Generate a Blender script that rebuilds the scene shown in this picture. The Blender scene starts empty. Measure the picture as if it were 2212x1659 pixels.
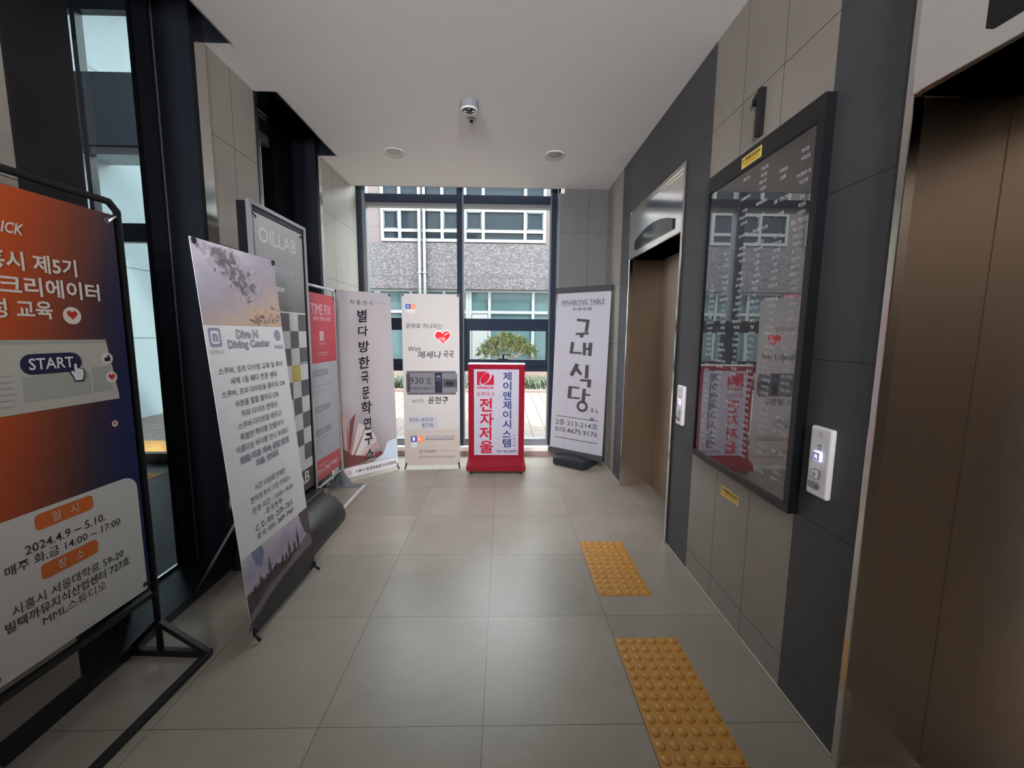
import bpy, bmesh, math, random
from mathutils import Vector, Matrix, Euler

SC = bpy.context.scene
COL = SC.collection
PI = math.pi
R = math.radians


def lin(c):
    return tuple(((v / 255) / 12.92 if v / 255 <= 0.04045 else ((v / 255 + 0.055) / 1.055) ** 2.4) for v in c)


# ------------------------------------------------------------------ camera
f_px, pitch, yaw, roll, cam_h = 903.26, 0.121203, 0.0226677, 0.0088566, 1.43789
cam = bpy.data.cameras.new('camera')
cam.sensor_fit = 'HORIZONTAL'
cam.sensor_width = 36
cam.lens = f_px / 2212 * 36
cam.clip_start = 0.02
cam.clip_end = 300
co = bpy.data.objects.new('camera', cam)
COL.objects.link(co)
right = Vector((math.cos(yaw), -math.sin(yaw), 0))
fwd = Vector((math.sin(yaw), math.cos(yaw), 0)) * math.cos(pitch) - Vector((0, 0, math.sin(pitch)))
up = right.cross(fwd)
r2 = right * math.cos(roll) + up * math.sin(roll)
u2 = up * math.cos(roll) - right * math.sin(roll)
M = Matrix((r2, u2, -fwd)).transposed().to_4x4()
M.translation = Vector((0, 0, cam_h))
co.matrix_world = M
SC.camera = co

# ------------------------------------------------------------------ daylight, exposure
SC.view_settings.view_transform = 'Standard'
SC.view_settings.look = 'None'
SC.view_settings.gamma = 1
SC.view_settings.use_curve_mapping = False
SC.view_settings.exposure = 0.0
SC.cycles.max_bounces = 12
SC.cycles.diffuse_bounces = 6
SC.cycles.glossy_bounces = 6
SC.cycles.transparent_max_bounces = 24
SC.cycles.sample_clamp_indirect = 6
SC.cycles.use_denoising = True
SC.cycles.caustics_reflective = False
SC.cycles.caustics_refractive = False

W = bpy.data.worlds.new('sky')
SC.world = W
W.use_nodes = True
wn = W.node_tree.nodes
bg = wn['Background']
bg.inputs[0].default_value = (0.94, 0.975, 1.0, 1)
bg.inputs[1].default_value = 11.0


def light(name, kind, loc, energy, color=(1, 1, 1), rot=None, **kw):
    d = bpy.data.lights.new(name, kind)
    d.energy = energy
    d.color = color
    for k, v in kw.items():
        setattr(d, k, v)
    o = bpy.data.objects.new(name, d)
    o.location = loc
    if rot:
        o.rotation_euler = rot
    COL.objects.link(o)
    return o


sd = Vector((0.42, -0.45, 0.80)).normalized()          # direction towards the sun
sun = light('sun', 'SUN', (8, -6, 20), 12.5, (1.0, 0.95, 0.88), angle=R(3))
sun.rotation_euler = sd.to_track_quat('Z', 'Y').to_euler()


# unseen fill lights added out of view to brighten the room and its far end
for x, y, pw, spr, aim in ((-0.75, 0.3, 13, 60, 0.85), (0.35, 0.3, 13, 60, 0.85), (-1.0, -2.6, 31, 70, 2.6), (0.5, -2.6, 31, 70, 2.6)):
    p0 = Vector((x, y, 2.80 if y > 0 else 2.4))
    fill = light('fill_light', 'AREA', p0, pw, (1.0, 0.985, 0.98), shape='DISK', size=0.4, spread=R(spr))
    fill.rotation_euler = (p0 - Vector((x * 0.6, 4.3, aim))).to_track_quat('Z', 'Y').to_euler()
    fill.visible_glossy = False
light('rear_fill_light', 'POINT', (-1.25, -2.7, 2.85), 5, (1.0, 0.95, 0.88), shadow_soft_size=0.05)  # unseen fill light added to brighten the rear lobby that the steel mirrors

# ------------------------------------------------------------------ materials
def new_mat(name):
    m = bpy.data.materials.new(name)
    m.use_nodes = True
    nt = m.node_tree
    return m, nt, nt.nodes['Principled BSDF']


def N(nt, typ, **kw):
    n = nt.nodes.new(typ)
    for k, v in kw.items():
        if k.startswith('i_'):
            key = k[2:]
            n.inputs[int(key) if key.isdigit() else key].default_value = v
        else:
            setattr(n, k, v)
    return n


def plain(name, col, rough=0.5, metal=0.0, spec=0.5, vary=0.06, scale=30, bump=0.0, emit=0, srgb=True):
    """A plain painted / plastic / printed surface with a faint procedural unevenness."""
    m, nt, p = new_mat(name)
    c = lin(col) if srgb else col
    tc = N(nt, 'ShaderNodeTexCoord')
    no = N(nt, 'ShaderNodeTexNoise', i_Scale=scale, i_Detail=4.0)
    nt.links.new(tc.outputs['Object'], no.inputs['Vector'])
    mix = N(nt, 'ShaderNodeMix', data_type='RGBA')
    mix.inputs[6].default_value = (*[v * (1 - vary) for v in c], 1)
    mix.inputs[7].default_value = (*[min(1, v * (1 + vary)) for v in c], 1)
    nt.links.new(no.outputs['Fac'], mix.inputs[0])
    nt.links.new(mix.outputs[2], p.inputs['Base Color'])
    p.inputs['Roughness'].default_value = rough
    p.inputs['Metallic'].default_value = metal
    p.inputs['Specular IOR Level'].default_value = spec
    if bump:
        b = N(nt, 'ShaderNodeBump', i_Strength=bump, i_Distance=0.002)
        nt.links.new(no.outputs['Fac'], b.inputs['Height'])
        nt.links.new(b.outputs['Normal'], p.inputs['Normal'])
    if emit:
        p.inputs['Emission Color'].default_value = (*c, 1)
        p.inputs['Emission Strength'].default_value = emit
    return m


def line_mask(nt, coord, centres, w):
    """1 on thin lines at the given positions of a coordinate (joints between slabs)."""
    out = None
    for c in centres:
        s = N(nt, 'ShaderNodeMath', operation='SUBTRACT')
        nt.links.new(coord, s.inputs[0])
        s.inputs[1].default_value = c
        a = N(nt, 'ShaderNodeMath', operation='ABSOLUTE')
        nt.links.new(s.outputs[0], a.inputs[0])
        l = N(nt, 'ShaderNodeMath', operation='LESS_THAN')
        nt.links.new(a.outputs[0], l.inputs[0])
        l.inputs[1].default_value = w
        if out is None:
            out = l.outputs[0]
        else:
            mx = N(nt, 'ShaderNodeMath', operation='MAXIMUM')
            nt.links.new(out, mx.inputs[0])
            nt.links.new(l.outputs[0], mx.inputs[1])
            out = mx.outputs[0]
    return out


def stone(name, col, joints_u=(), joints_z=(), axis='Y', rough=0.55, pit=0.35, w=0.0016):
    """Basalt slabs: cloudy tone, small pits, joints at given places."""
    m, nt, p = new_mat(name)
    c = lin(col)
    tc = N(nt, 'ShaderNodeTexCoord')
    sep = N(nt, 'ShaderNodeSeparateXYZ')
    nt.links.new(tc.outputs['Object'], sep.inputs[0])
    big = N(nt, 'ShaderNodeTexNoise', i_Scale=2.3, i_Detail=5.0)
    fine = N(nt, 'ShaderNodeTexNoise', i_Scale=160.0, i_Detail=3.0)
    pits = N(nt, 'ShaderNodeTexVoronoi', i_Scale=55.0)
    for n in (big, fine, pits):
        nt.links.new(tc.outputs['Object'], n.inputs['Vector'])
    r1 = N(nt, 'ShaderNodeMix', data_type='RGBA')
    r1.inputs[6].default_value = (*[v * 0.82 for v in c], 1)
    r1.inputs[7].default_value = (*[v * 1.18 for v in c], 1)
    nt.links.new(big.outputs['Fac'], r1.inputs[0])
    r2_ = N(nt, 'ShaderNodeMix', data_type='RGBA', blend_type='MULTIPLY')
    r2_.inputs[0].default_value = 0.5
    nt.links.new(r1.outputs[2], r2_.inputs[6])
    nt.links.new(fine.outputs['Fac'], r2_.inputs[7])
    g = N(nt, 'ShaderNodeMix', data_type='RGBA')
    g.inputs[0].default_value = 0.5
    nt.links.new(r1.outputs[2], g.inputs[6])
    nt.links.new(r2_.outputs[2], g.inputs[7])
    lt = N(nt, 'ShaderNodeMath', operation='LESS_THAN')
    lt.inputs[1].default_value = 0.13
    nt.links.new(pits.outputs['Distance'], lt.inputs[0])
    pm = N(nt, 'ShaderNodeMath', operation='MULTIPLY')
    pm.inputs[1].default_value = pit
    nt.links.new(lt.outputs[0], pm.inputs[0])
    g2 = N(nt, 'ShaderNodeMix', data_type='RGBA')
    nt.links.new(pm.outputs[0], g2.inputs[0])
    nt.links.new(g.outputs[2], g2.inputs[6])
    g2.inputs[7].default_value = (*[v * 0.3 for v in c], 1)
    last = g2.outputs[2]
    masks = []
    if joints_u:
        masks.append(line_mask(nt, sep.outputs[axis], joints_u, w))
    if joints_z:
        masks.append(line_mask(nt, sep.outputs['Z'], joints_z, w))
    for k in masks:
        j = N(nt, 'ShaderNodeMix', data_type='RGBA')
        nt.links.new(k, j.inputs[0])
        nt.links.new(last, j.inputs[6])
        j.inputs[7].default_value = (0.012, 0.012, 0.012, 1)
        last = j.outputs[2]
    nt.links.new(last, p.inputs['Base Color'])
    p.inputs['Roughness'].default_value = rough
    b = N(nt, 'ShaderNodeBump', i_Strength=0.25, i_Distance=0.002)
    nt.links.new(fine.outputs['Fac'], b.inputs['Height'])
    nt.links.new(b.outputs['Normal'], p.inputs['Normal'])
    return m


def tiles(name, col, x0, y0, size, joint=0.0022, rough=0.33):
    m, nt, p = new_mat(name)
    c = lin(col)
    tc = N(nt, 'ShaderNodeTexCoord')
    mp = N(nt, 'ShaderNodeMapping')
    mp.inputs['Location'].default_value = (-x0 / size + 100, -y0 / size + 100, 0)
    mp.inputs['Scale'].default_value = (1 / size, 1 / size, 1)
    nt.links.new(tc.outputs['Object'], mp.inputs[0])
    sep = N(nt, 'ShaderNodeSeparateXYZ')
    nt.links.new(mp.outputs[0], sep.inputs[0])
    ms = []
    for ax in ('X', 'Y'):
        fr = N(nt, 'ShaderNodeMath', operation='FRACT')
        nt.links.new(sep.outputs[ax], fr.inputs[0])
        pp = N(nt, 'ShaderNodeMath', operation='PINGPONG')
        pp.inputs[1].default_value = 0.5
        nt.links.new(fr.outputs[0], pp.inputs[0])
        l = N(nt, 'ShaderNodeMath', operation='LESS_THAN')
        l.inputs[1].default_value = joint / 2 / size
        nt.links.new(pp.outputs[0], l.inputs[0])
        ms.append(l)
    mx = N(nt, 'ShaderNodeMath', operation='MAXIMUM')
    nt.links.new(ms[0].outputs[0], mx.inputs[0])
    nt.links.new(ms[1].outputs[0], mx.inputs[1])
    fl = N(nt, 'ShaderNodeVectorMath', operation='FLOOR')
    nt.links.new(mp.outputs[0], fl.inputs[0])
    wnz = N(nt, 'ShaderNodeTexWhiteNoise', noise_dimensions='3D')
    nt.links.new(fl.outputs[0], wnz.inputs['Vector'])
    cloud = N(nt, 'ShaderNodeTexNoise', i_Scale=3.1, i_Detail=6.0, i_Roughness=0.65)
    nt.links.new(tc.outputs['Object'], cloud.inputs['Vector'])
    speck = N(nt, 'ShaderNodeTexNoise', i_Scale=240.0, i_Detail=2.0)
    nt.links.new(tc.outputs['Object'], speck.inputs['Vector'])
    a = N(nt, 'ShaderNodeMath', operation='MULTIPLY_ADD', i_1=0.16, i_2=0.92)
    nt.links.new(wnz.outputs['Value'], a.inputs[0])
    b = N(nt, 'ShaderNodeMath', operation='MULTIPLY_ADD', i_1=0.5, i_2=0.75)
    nt.links.new(cloud.outputs['Fac'], b.inputs[0])
    d = N(nt, 'ShaderNodeMath', operation='MULTIPLY_ADD', i_1=0.3, i_2=0.85)
    nt.links.new(speck.outputs['Fac'], d.inputs[0])
    ab = N(nt, 'ShaderNodeMath', operation='MULTIPLY')
    nt.links.new(a.outputs[0], ab.inputs[0])
    nt.links.new(b.outputs[0], ab.inputs[1])
    abd = N(nt, 'ShaderNodeMath', operation='MULTIPLY')
    nt.links.new(ab.outputs[0], abd.inputs[0])
    nt.links.new(d.outputs[0], abd.inputs[1])
    v = N(nt, 'ShaderNodeVectorMath', operation='SCALE')
    v.inputs[0].default_value = c
    nt.links.new(abd.outputs[0], v.inputs['Scale'])
    j = N(nt, 'ShaderNodeMix', data_type='RGBA')
    nt.links.new(mx.outputs[0], j.inputs[0])
    nt.links.new(v.outputs[0], j.inputs[6])
    j.inputs[7].default_value = (0.03, 0.027, 0.024, 1)
    nt.links.new(j.outputs[2], p.inputs['Base Color'])
    p.inputs['Roughness'].default_value = rough
    return m


def brushed(name, col, rough=0.3, vertical=True):
    m, nt, p = new_mat(name)
    c = lin(col)
    tc = N(nt, 'ShaderNodeTexCoord')
    mp = N(nt, 'ShaderNodeMapping')
    mp.inputs['Scale'].default_value = (3, 3, 400) if not vertical else (400, 400, 3)
    nt.links.new(tc.outputs['Object'], mp.inputs[0])
    no = N(nt, 'ShaderNodeTexNoise', i_Scale=1.0, i_Detail=3.0)
    nt.links.new(mp.outputs[0], no.inputs['Vector'])
    mr = N(nt, 'ShaderNodeMath', operation='MULTIPLY_ADD', i_1=0.18, i_2=rough - 0.09)
    nt.links.new(no.outputs['Fac'], mr.inputs[0])
    nt.links.new(mr.outputs[0], p.inputs['Roughness'])
    mix = N(nt, 'ShaderNodeMix', data_type='RGBA')
    mix.inputs[6].default_value = (*[v * 0.9 for v in c], 1)
    mix.inputs[7].default_value = (*[v * 1.1 for v in c], 1)
    nt.links.new(no.outputs['Fac'], mix.inputs[0])
    nt.links.new(mix.outputs[2], p.inputs['Base Color'])
    p.inputs['Metallic'].default_value = 1.0
    return m


def glass(name, tint=(0.93, 0.97, 0.96), refl=1.0):
    """Clear pane: passes light straight on, mirrors more towards grazing angles."""
    m = bpy.data.materials.new(name)
    m.use_nodes = True
    nt = m.node_tree
    nt.nodes.remove(nt.nodes['Principled BSDF'])
    out = nt.nodes['Material Output']
    tr = N(nt, 'ShaderNodeBsdfTransparent')
    tr.inputs[0].default_value = (*tint, 1)
    gl = N(nt, 'ShaderNodeBsdfGlossy')
    gl.inputs['Roughness'].default_value = 0.0
    fr = N(nt, 'ShaderNodeFresnel', i_IOR=1.5)
    ml = N(nt, 'ShaderNodeMath', operation='MULTIPLY')
    ml.inputs[1].default_value = refl
    nt.links.new(fr.outputs[0], ml.inputs[0])
    geo = N(nt, 'ShaderNodeNewGeometry')
    fs = N(nt, 'ShaderNodeMath', operation='SUBTRACT', i_0=1.0)      # mirror on the face met first only
    nt.links.new(geo.outputs['Backfacing'], fs.inputs[1])
    m2 = N(nt, 'ShaderNodeMath', operation='MULTIPLY')
    nt.links.new(ml.outputs[0], m2.inputs[0])
    nt.links.new(fs.outputs[0], m2.inputs[1])
    mx = N(nt, 'ShaderNodeMixShader')
    nt.links.new(m2.outputs[0], mx.inputs[0])
    nt.links.new(tr.outputs[0], mx.inputs[1])
    nt.links.new(gl.outputs[0], mx.inputs[2])
    nt.links.new(mx.outputs[0], out.inputs[0])
    return m


MT = {}
MT['ceiling'] = plain('ceiling paint', (242, 240, 240), 0.85, vary=0.02, scale=60, bump=0.05)
MT['ceiling_edge'] = plain('ceiling edge bead', (235, 233, 230), 0.6)
MT['floor'] = tiles('porcelain floor tile', (150, 142, 132), -0.06501, 1.37920, 0.6)
MT['stone_left'] = stone('light basalt left', (172, 166, 158), (2.735, 4.25, 4.56, 1.0, 0.4), (2.537, 1.935, 1.33, 0.73))
MT['stone_pale'] = stone('light basalt right', (158, 152, 145), (1.823, 2.118), (2.535, 1.935, 1.34, 0.135))
MT['stone_dark'] = stone('dark basalt right', (78, 80, 83), (), (2.535, 1.93, 1.353, 0.76, 0.135), pit=0.3)
MT['stone_end'] = stone('dark basalt end', (104, 104, 106), (0.93,), (2.535, 1.93, 1.353, 0.76), axis='X', pit=0.3)
MT['black_metal'] = plain('black powder coated metal', (30, 33, 40), 0.38, vary=0.1)
MT['black_frame'] = plain('black painted steel tube', (22, 24, 27), 0.4, vary=0.1)
MT['frame_blue'] = plain('dark blue grey aluminium', (36, 44, 58), 0.4, vary=0.05)
MT['alu'] = plain('grey aluminium', (150, 153, 160), 0.35, metal=0.6, vary=0.05)
MT['sill'] = plain('white sill', (232, 230, 228), 0.45, vary=0.03)
MT['plinth'] = plain('reddish stone plinth', (150, 128, 124), 0.6, vary=0.12)
MT['steel'] = brushed('brushed stainless', (214, 200, 186), 0.36)
MT['steel_h'] = brushed('brushed stainless level', (246, 245, 241), 0.12, vertical=False)
MT['steel_bright'] = brushed('polished stainless', (214, 210, 206), 0.16)
MT['glass'] = glass('clear window glass')
MT['glass_grey'] = glass('grey tinted door glass', (0.64, 0.68, 0.685), 0.8)
MT['glass_tint'] = glass('blue grey spandrel glass', (0.30, 0.36, 0.40), 1.4)
MT['white_metal'] = plain('white enamelled steel', (205, 205, 208), 0.4)
MT['grey_metal'] = plain('grey painted steel', (112, 116, 122), 0.45)
MT['mat_floor'] = plain('dark entrance matting', (62, 66, 68), 0.55, vary=0.25, scale=5)
MT['dark_wall'] = plain('dark grey vestibule cladding', (70, 74, 78), 0.5)
MT['spandrel'] = plain('grey blue spandrel panel', (84, 92, 100), 0.12, vary=0.03)
MT['silver'] = plain('satin silver tube', (176, 176, 182), 0.3, metal=0.7)
MT['black_plastic'] = plain('black moulded plastic', (34, 36, 40), 0.42, vary=0.1)
MT['white_plastic'] = plain('white plastic', (226, 226, 228), 0.4, vary=0.02)
MT['dark_grey'] = plain('dark grey', (60, 62, 66), 0.5)
MT['black_gloss'] = plain('black gloss', (12, 13, 16), 0.08, vary=0.02)
MT['red_paint'] = plain('red painted steel', (118, 18, 34), 0.42, vary=0.06)
MT['rubber'] = plain('rubber', (40, 36, 36), 0.6)
MT['yellow_tactile'] = plain('ochre tactile tile', (186, 134, 62), 0.45, vary=0.1, scale=18, bump=0.1)
MT['sealant'] = plain('pale sealant', (206, 200, 188), 0.5)
MT['lamp_dark'] = plain('detector lens', (40, 42, 48), 0.15)
PR = {}


def thin(m, share):
    """Let a thin vinyl sheet glow through when lit from behind."""
    nt = m.node_tree
    p = nt.nodes['Principled BSDF']
    out = nt.nodes['Material Output']
    t = N(nt, 'ShaderNodeBsdfTranslucent')
    src = p.inputs['Base Color'].links[0].from_socket
    nt.links.new(src, t.inputs[0])
    mx = N(nt, 'ShaderNodeMixShader')
    mx.inputs[0].default_value = share
    nt.links.new(p.outputs[0], mx.inputs[1])
    nt.links.new(t.outputs[0], mx.inputs[2])
    nt.links.new(mx.outputs[0], out.inputs[0])
    return m


def ink(name, col, rough=0.42, **kw):
    """Print on vinyl banner / board."""
    if name not in PR:
        PR[name] = plain('print ' + name, col, rough, vary=kw.pop('vary', 0.03), **kw)
    return PR[name]


# ------------------------------------------------------------------ mesh helpers
class MB:
    def __init__(self):
        self.bm = bmesh.new()
        self.mats = []
        self.mi = 0

    def m(self, mat):
        if mat not in self.mats:
            self.mats.append(mat)
        return self.mats.index(mat)

    def face(self, pts, mat):
        vs = [self.bm.verts.new(p) for p in pts]
        f = self.bm.faces.new(vs)
        f.material_index = self.m(mat)
        return f

    def box(self, x0, x1, y0, y1, z0, z1, mat, bevel=0.0, seg=2):
        t = bmesh.new()
        bmesh.ops.create_cube(t, size=1)
        for v in t.verts:
            v.co = Vector(((x0 + x1) / 2 + v.co.x * (x1 - x0), (y0 + y1) / 2 + v.co.y * (y1 - y0), (z0 + z1) / 2 + v.co.z * (z1 - z0)))
        if bevel:
            bmesh.ops.bevel(t, geom=t.edges[:], offset=bevel, segments=seg, affect='EDGES', profile=0.5)
        self.merge(t, mat)
        return self

    def merge(self, t, mat, mtx=None):
        k = self.m(mat)
        mp = {}
        for v in t.verts:
            mp[v] = self.bm.verts.new(mtx @ v.co if mtx else v.co)
        for f in t.faces:
            try:
                g = self.bm.faces.new([mp[v] for v in f.verts])
                g.material_index = k
                g.smooth = f.smooth
            except ValueError:
                pass
        t.free()

    def prism(self, pts, y0, y1, mat):
        """Outline in x,z pushed from y0 (front) to y1 (back)."""
        t = bmesh.new()
        a = [t.verts.new((p[0], y0, p[1])) for p in pts]
        b = [t.verts.new((p[0], y1, p[1])) for p in pts]
        t.faces.new(a)
        t.faces.new(b[::-1])
        n = len(pts)
        for i in range(n):
            t.faces.new((a[i], b[i], b[(i + 1) % n], a[(i + 1) % n]))
        bmesh.ops.recalc_face_normals(t, faces=t.faces[:])
        self.merge(t, mat)
        return self

    def tube(self, path, r, mat, n=10, square=False, closed=False):
        """Round (or square) tube along a path with mitred corners."""
        P = [Vector(p) for p in path]
        t = bmesh.new()
        rings = []
        L = len(P)
        prev = None
        for i, p in enumerate(P):
            if closed:
                d0, d1 = (P[i] - P[i - 1]).normalized(), (P[(i + 1) % L] - P[i]).normalized()
            else:
                d0 = (P[i] - P[i - 1]).normalized() if i else (P[1] - P[0]).normalized()
                d1 = (P[i + 1] - P[i]).normalized() if i < L - 1 else d0
            d = (d0 + d1).normalized()
            ref = Vector((0, 0, 1)) if abs(d0.z) < 0.9 else Vector((0, 1, 0))
            if prev is not None:
                ref = prev
            a = d0.cross(ref).normalized()
            b = a.cross(d0).normalized()
            prev = b
            k = 4 if square else n
            ring = []
            for j in range(k):
                an = 2 * PI * (j + 0.5) / k
                rr = r * (math.sqrt(2) if square else 1)
                q = a * math.cos(an) * rr + b * math.sin(an) * rr
                den = d.dot(d0)
                q = q - d0 * (q.dot(d) / den) if abs(den) > 0.2 else q
                ring.append(t.verts.new(p + q))
            rings.append(ring)
        k = len(rings[0])
        rng = range(L) if closed else range(L - 1)
        for i in rng:
            A, B = rings[i], rings[(i + 1) % L]
            for j in range(k):
                f = t.faces.new((A[j], A[(j + 1) % k], B[(j + 1) % k], B[j]))
                f.smooth = not square
        if not closed:
            t.faces.new(rings[0][::-1])
            t.faces.new(rings[-1])
        bmesh.ops.recalc_face_normals(t, faces=t.faces[:])
        self.merge(t, mat)
        return self

    def lathe(self, prof, mat, c=(0, 0, 0), n=32, axis='Z', smooth=True):
        t = bmesh.new()
        rings = []
        for (r, z) in prof:
            if r < 1e-6:
                rings.append([t.verts.new((0, 0, z))])
            else:
                rings.append([t.verts.new((r * math.cos(2 * PI * j / n), r * math.sin(2 * PI * j / n), z)) for j in range(n)])
        for A, B in zip(rings, rings[1:]):
            for j in range(n):
                a0, a1 = A[j % len(A)], A[(j + 1) % len(A)]
                b0, b1 = B[j % len(B)], B[(j + 1) % len(B)]
                vs = []
                for v in (a0, a1, b1, b0):
                    if v not in vs:
                        vs.append(v)
                if len(vs) > 2:
                    f = t.faces.new(vs)
                    f.smooth = smooth
        bmesh.ops.recalc_face_normals(t, faces=t.faces[:])
        rot = Matrix() if axis == 'Z' else (Matrix.Rotation(PI / 2, 4, 'Y') if axis == 'X' else Matrix.Rotation(PI / 2, 4, 'X'))
        self.merge(t, mat, Matrix.Translation(c) @ rot)
        return self

    def build(self, name, parent=None, loc=(0, 0, 0), rot=None):
        me = bpy.data.meshes.new(name)
        self.bm.to_mesh(me)
        self.bm.free()
        for mm in self.mats:
            me.materials.append(mm)
        o = bpy.data.objects.new(name, me)
        COL.objects.link(o)
        o.location = loc
        if rot:
            o.rotation_euler = rot
        if parent:
            o.parent = parent
        return o


def tag(o, label, cat, group=None, kind=None):
    if label:
        o['label'] = label
    if cat:
        o['category'] = cat
    if group:
        o['group'] = group
    if kind:
        o['kind'] = kind
    return o


def thing(name, label, cat, loc=(0, 0, 0), rz=0, group=None, kind=None):
    o = bpy.data.objects.new(name, None)
    o.empty_display_size = 0.1
    COL.objects.link(o)
    o.location = loc
    o.rotation_euler = (0, 0, rz)
    return tag(o, label, cat, group, kind)


def struct(o, label=None, cat=None):
    o['kind'] = 'structure'
    return tag(o, label, cat)


_glyph = {}


def text_shape(s, bold=0.0, res=2, shear=0.0):
    key = (s, bold, res, shear)
    if key not in _glyph:
        c = bpy.data.curves.new('lettering', 'FONT')
        c.body = s
        c.resolution_u = res
        c.offset = bold
        c.shear = shear
        o = bpy.data.objects.new('lettering', c)
        COL.objects.link(o)
        dg = bpy.context.evaluated_depsgraph_get()
        me = o.evaluated_get(dg).to_mesh()
        vs = [(v.co.x, v.co.y) for v in me.vertices]
        fs = [tuple(p.vertices) for p in me.polygons]
        bpy.data.objects.remove(o)
        bpy.data.curves.remove(c)
        _glyph[key] = (vs, fs)
    return _glyph[key]


class Sheet(MB):
    """A flat printed sheet: x across, z up, its face towards -y; the print lies on it in thin layers."""

    def __init__(self, w, h, mat, thick=0.0015, x0=None, nx=1, nz=1, wave=None):
        super().__init__()
        self.w, self.h = w, h
        self.ox = -w / 2 if x0 is None else x0
        self.uv = self.bm.loops.layers.uv.new('UV')
        self.wave = wave
        self.layer = 0
        for j in range(nz):
            for i in range(nx):
                a, b, c, d = i / nx, (i + 1) / nx, j / nz, (j + 1) / nz
                f = self.face([self.p(a * w, c * h), self.p(b * w, c * h), self.p(b * w, d * h), self.p(a * w, d * h)], mat)
                for l, q in zip(f.loops, ((a, c), (b, c), (b, d), (a, d))):
                    l[self.uv].uv = q
        k = self.m(mat)
        x0_, x1_ = self.ox, self.ox + w
        for pts in (((x1_, thick, 0), (x0_, thick, 0), (x0_, thick, h), (x1_, thick, h)), ((x0_, 0, 0), (x0_, thick, 0), (x1_, thick, 0), (x1_, 0, 0)),
                    ((x0_, 0, h), (x1_, 0, h), (x1_, thick, h), (x0_, thick, h)), ((x0_, 0, 0), (x0_, 0, h), (x0_, thick, h), (x0_, thick, 0)), ((x1_, 0, 0), (x1_, thick, 0), (x1_, thick, h), (x1_, 0, h))):
            self.face(pts, mat)

    def p(self, s, t):
        return (self.ox + s, -0.0007 * self.layer, t)

    def rect(self, s0, s1, t0, t1, mat, layer=1):
        self.layer = layer
        f = self.face([self.p(s0, t0), self.p(s1, t0), self.p(s1, t1), self.p(s0, t1)], mat)
        for l, q in zip(f.loops, ((0, 0), (1, 0), (1, 1), (0, 1))):
            l[self.uv].uv = q
        return self

    def poly(self, pts, mat, layer=1):
        self.layer = layer
        t = bmesh.new()
        vs = [t.verts.new(self.p(*q)) for q in pts]
        f = t.faces.new(vs)
        f.normal_update()
        bmesh.ops.triangulate(t, faces=[f])
        for g in t.faces:
            g.normal_update()
            if g.normal.y > 0:
                g.normal_flip()
        self.merge(t, mat)
        return self

    def round_rect(self, s0, s1, t0, t1, r, mat, layer=1, n=6, tl=True, br=True, only_top=False):
        pts = []
        for (cx, cz, a0) in ((s1 - r, t0 + r, -90), (s1 - r, t1 - r, 0), (s0 + r, t1 - r, 90), (s0 + r, t0 + r, 180)):
            if only_top and a0 in (-90, 180):
                pts.append((s1 if a0 == -90 else s0, t0))
                continue
            for i in range(n + 1):
                a = R(a0 + 90 * i / n)
                pts.append((cx + r * math.cos(a), cz + r * math.sin(a)))
        return self.poly(pts, mat, layer)

    def ellipse(self, cs, ct, rs, rt, mat, layer=1, rot=0, n=28):
        pts = []
        for i in range(n):
            a = 2 * PI * i / n
            x, z = rs * math.cos(a), rt * math.sin(a)
            pts.append((cs + x * math.cos(rot) - z * math.sin(rot), ct + x * math.sin(rot) + z * math.cos(rot)))
        return self.poly(pts, mat, layer)

    def ring(self, cs, ct, r0, r1, mat, layer=1, n=32, k=1.0):
        self.layer = layer
        for i in range(n):
            a, b = 2 * PI * i / n, 2 * PI * (i + 1) / n
            self.face([self.p(cs + r0 * math.cos(a), ct + k * r0 * math.sin(a)), self.p(cs + r1 * math.cos(a), ct + k * r1 * math.sin(a)),
                       self.p(cs + r1 * math.cos(b), ct + k * r1 * math.sin(b)), self.p(cs + r0 * math.cos(b), ct + k * r0 * math.sin(b))], mat)
        return self

    def heart(self, cs, ct, w, h, mat, layer=1, tilt=0.0):
        pts = []
        for i in range(40):
            t = 2 * PI * i / 40
            x = 16 * math.sin(t) ** 3 / 32 * w
            z = (13 * math.cos(t) - 5 * math.cos(2 * t) - 2 * math.cos(3 * t) - math.cos(4 * t) + 2.5) / 29 * h
            pts.append((cs + x * math.cos(tilt) - z * math.sin(tilt), ct + x * math.sin(tilt) + z * math.cos(tilt)))
        return self.poly(pts, mat, layer)

    def text(self, s, s0, s1, t0, t1, mat, bold=0.0, layer=2, res=2, shear=0.0, rot=0.0):
        """Lettering whose ink exactly fills the given rectangle."""
        vs, fs = text_shape(s, bold, res, shear)
        if not vs:
            return self
        xa, xb = min(v[0] for v in vs), max(v[0] for v in vs)
        ya, yb = min(v[1] for v in vs), max(v[1] for v in vs)
        self.layer = layer
        k = self.m(mat)
        cx, cz = (s0 + s1) / 2, (t0 + t1) / 2
        bv = []
        for x, y in vs:
            a = s0 + (x - xa) / (xb - xa) * (s1 - s0)
            b = t0 + (y - ya) / (yb - ya) * (t1 - t0)
            if rot:
                da, db = a - cx, b - cz
                a, b = cx + da * math.cos(rot) - db * math.sin(rot), cz + da * math.sin(rot) + db * math.cos(rot)
            bv.append(self.bm.verts.new(self.p(a, b)))
        for f in fs:
            try:
                g = self.bm.faces.new([bv[i] for i in f])
                g.material_index = k
            except ValueError:
                pass
        return self

    def textc(self, s, s0, s1, tc, h, mat, **kw):
        return self.text(s, s0, s1, tc - h / 2, tc + h / 2, mat, **kw)

    def grommets(self, inset, mat, hole):
        for s in (inset, self.w - inset):
            for t in (inset, self.h - inset):
                self.ring(s, t, 0.006, 0.011, mat, 3, n=16)
                self.ellipse(s, t, 0.006, 0.006, hole, 2, n=14)
        return self


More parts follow.
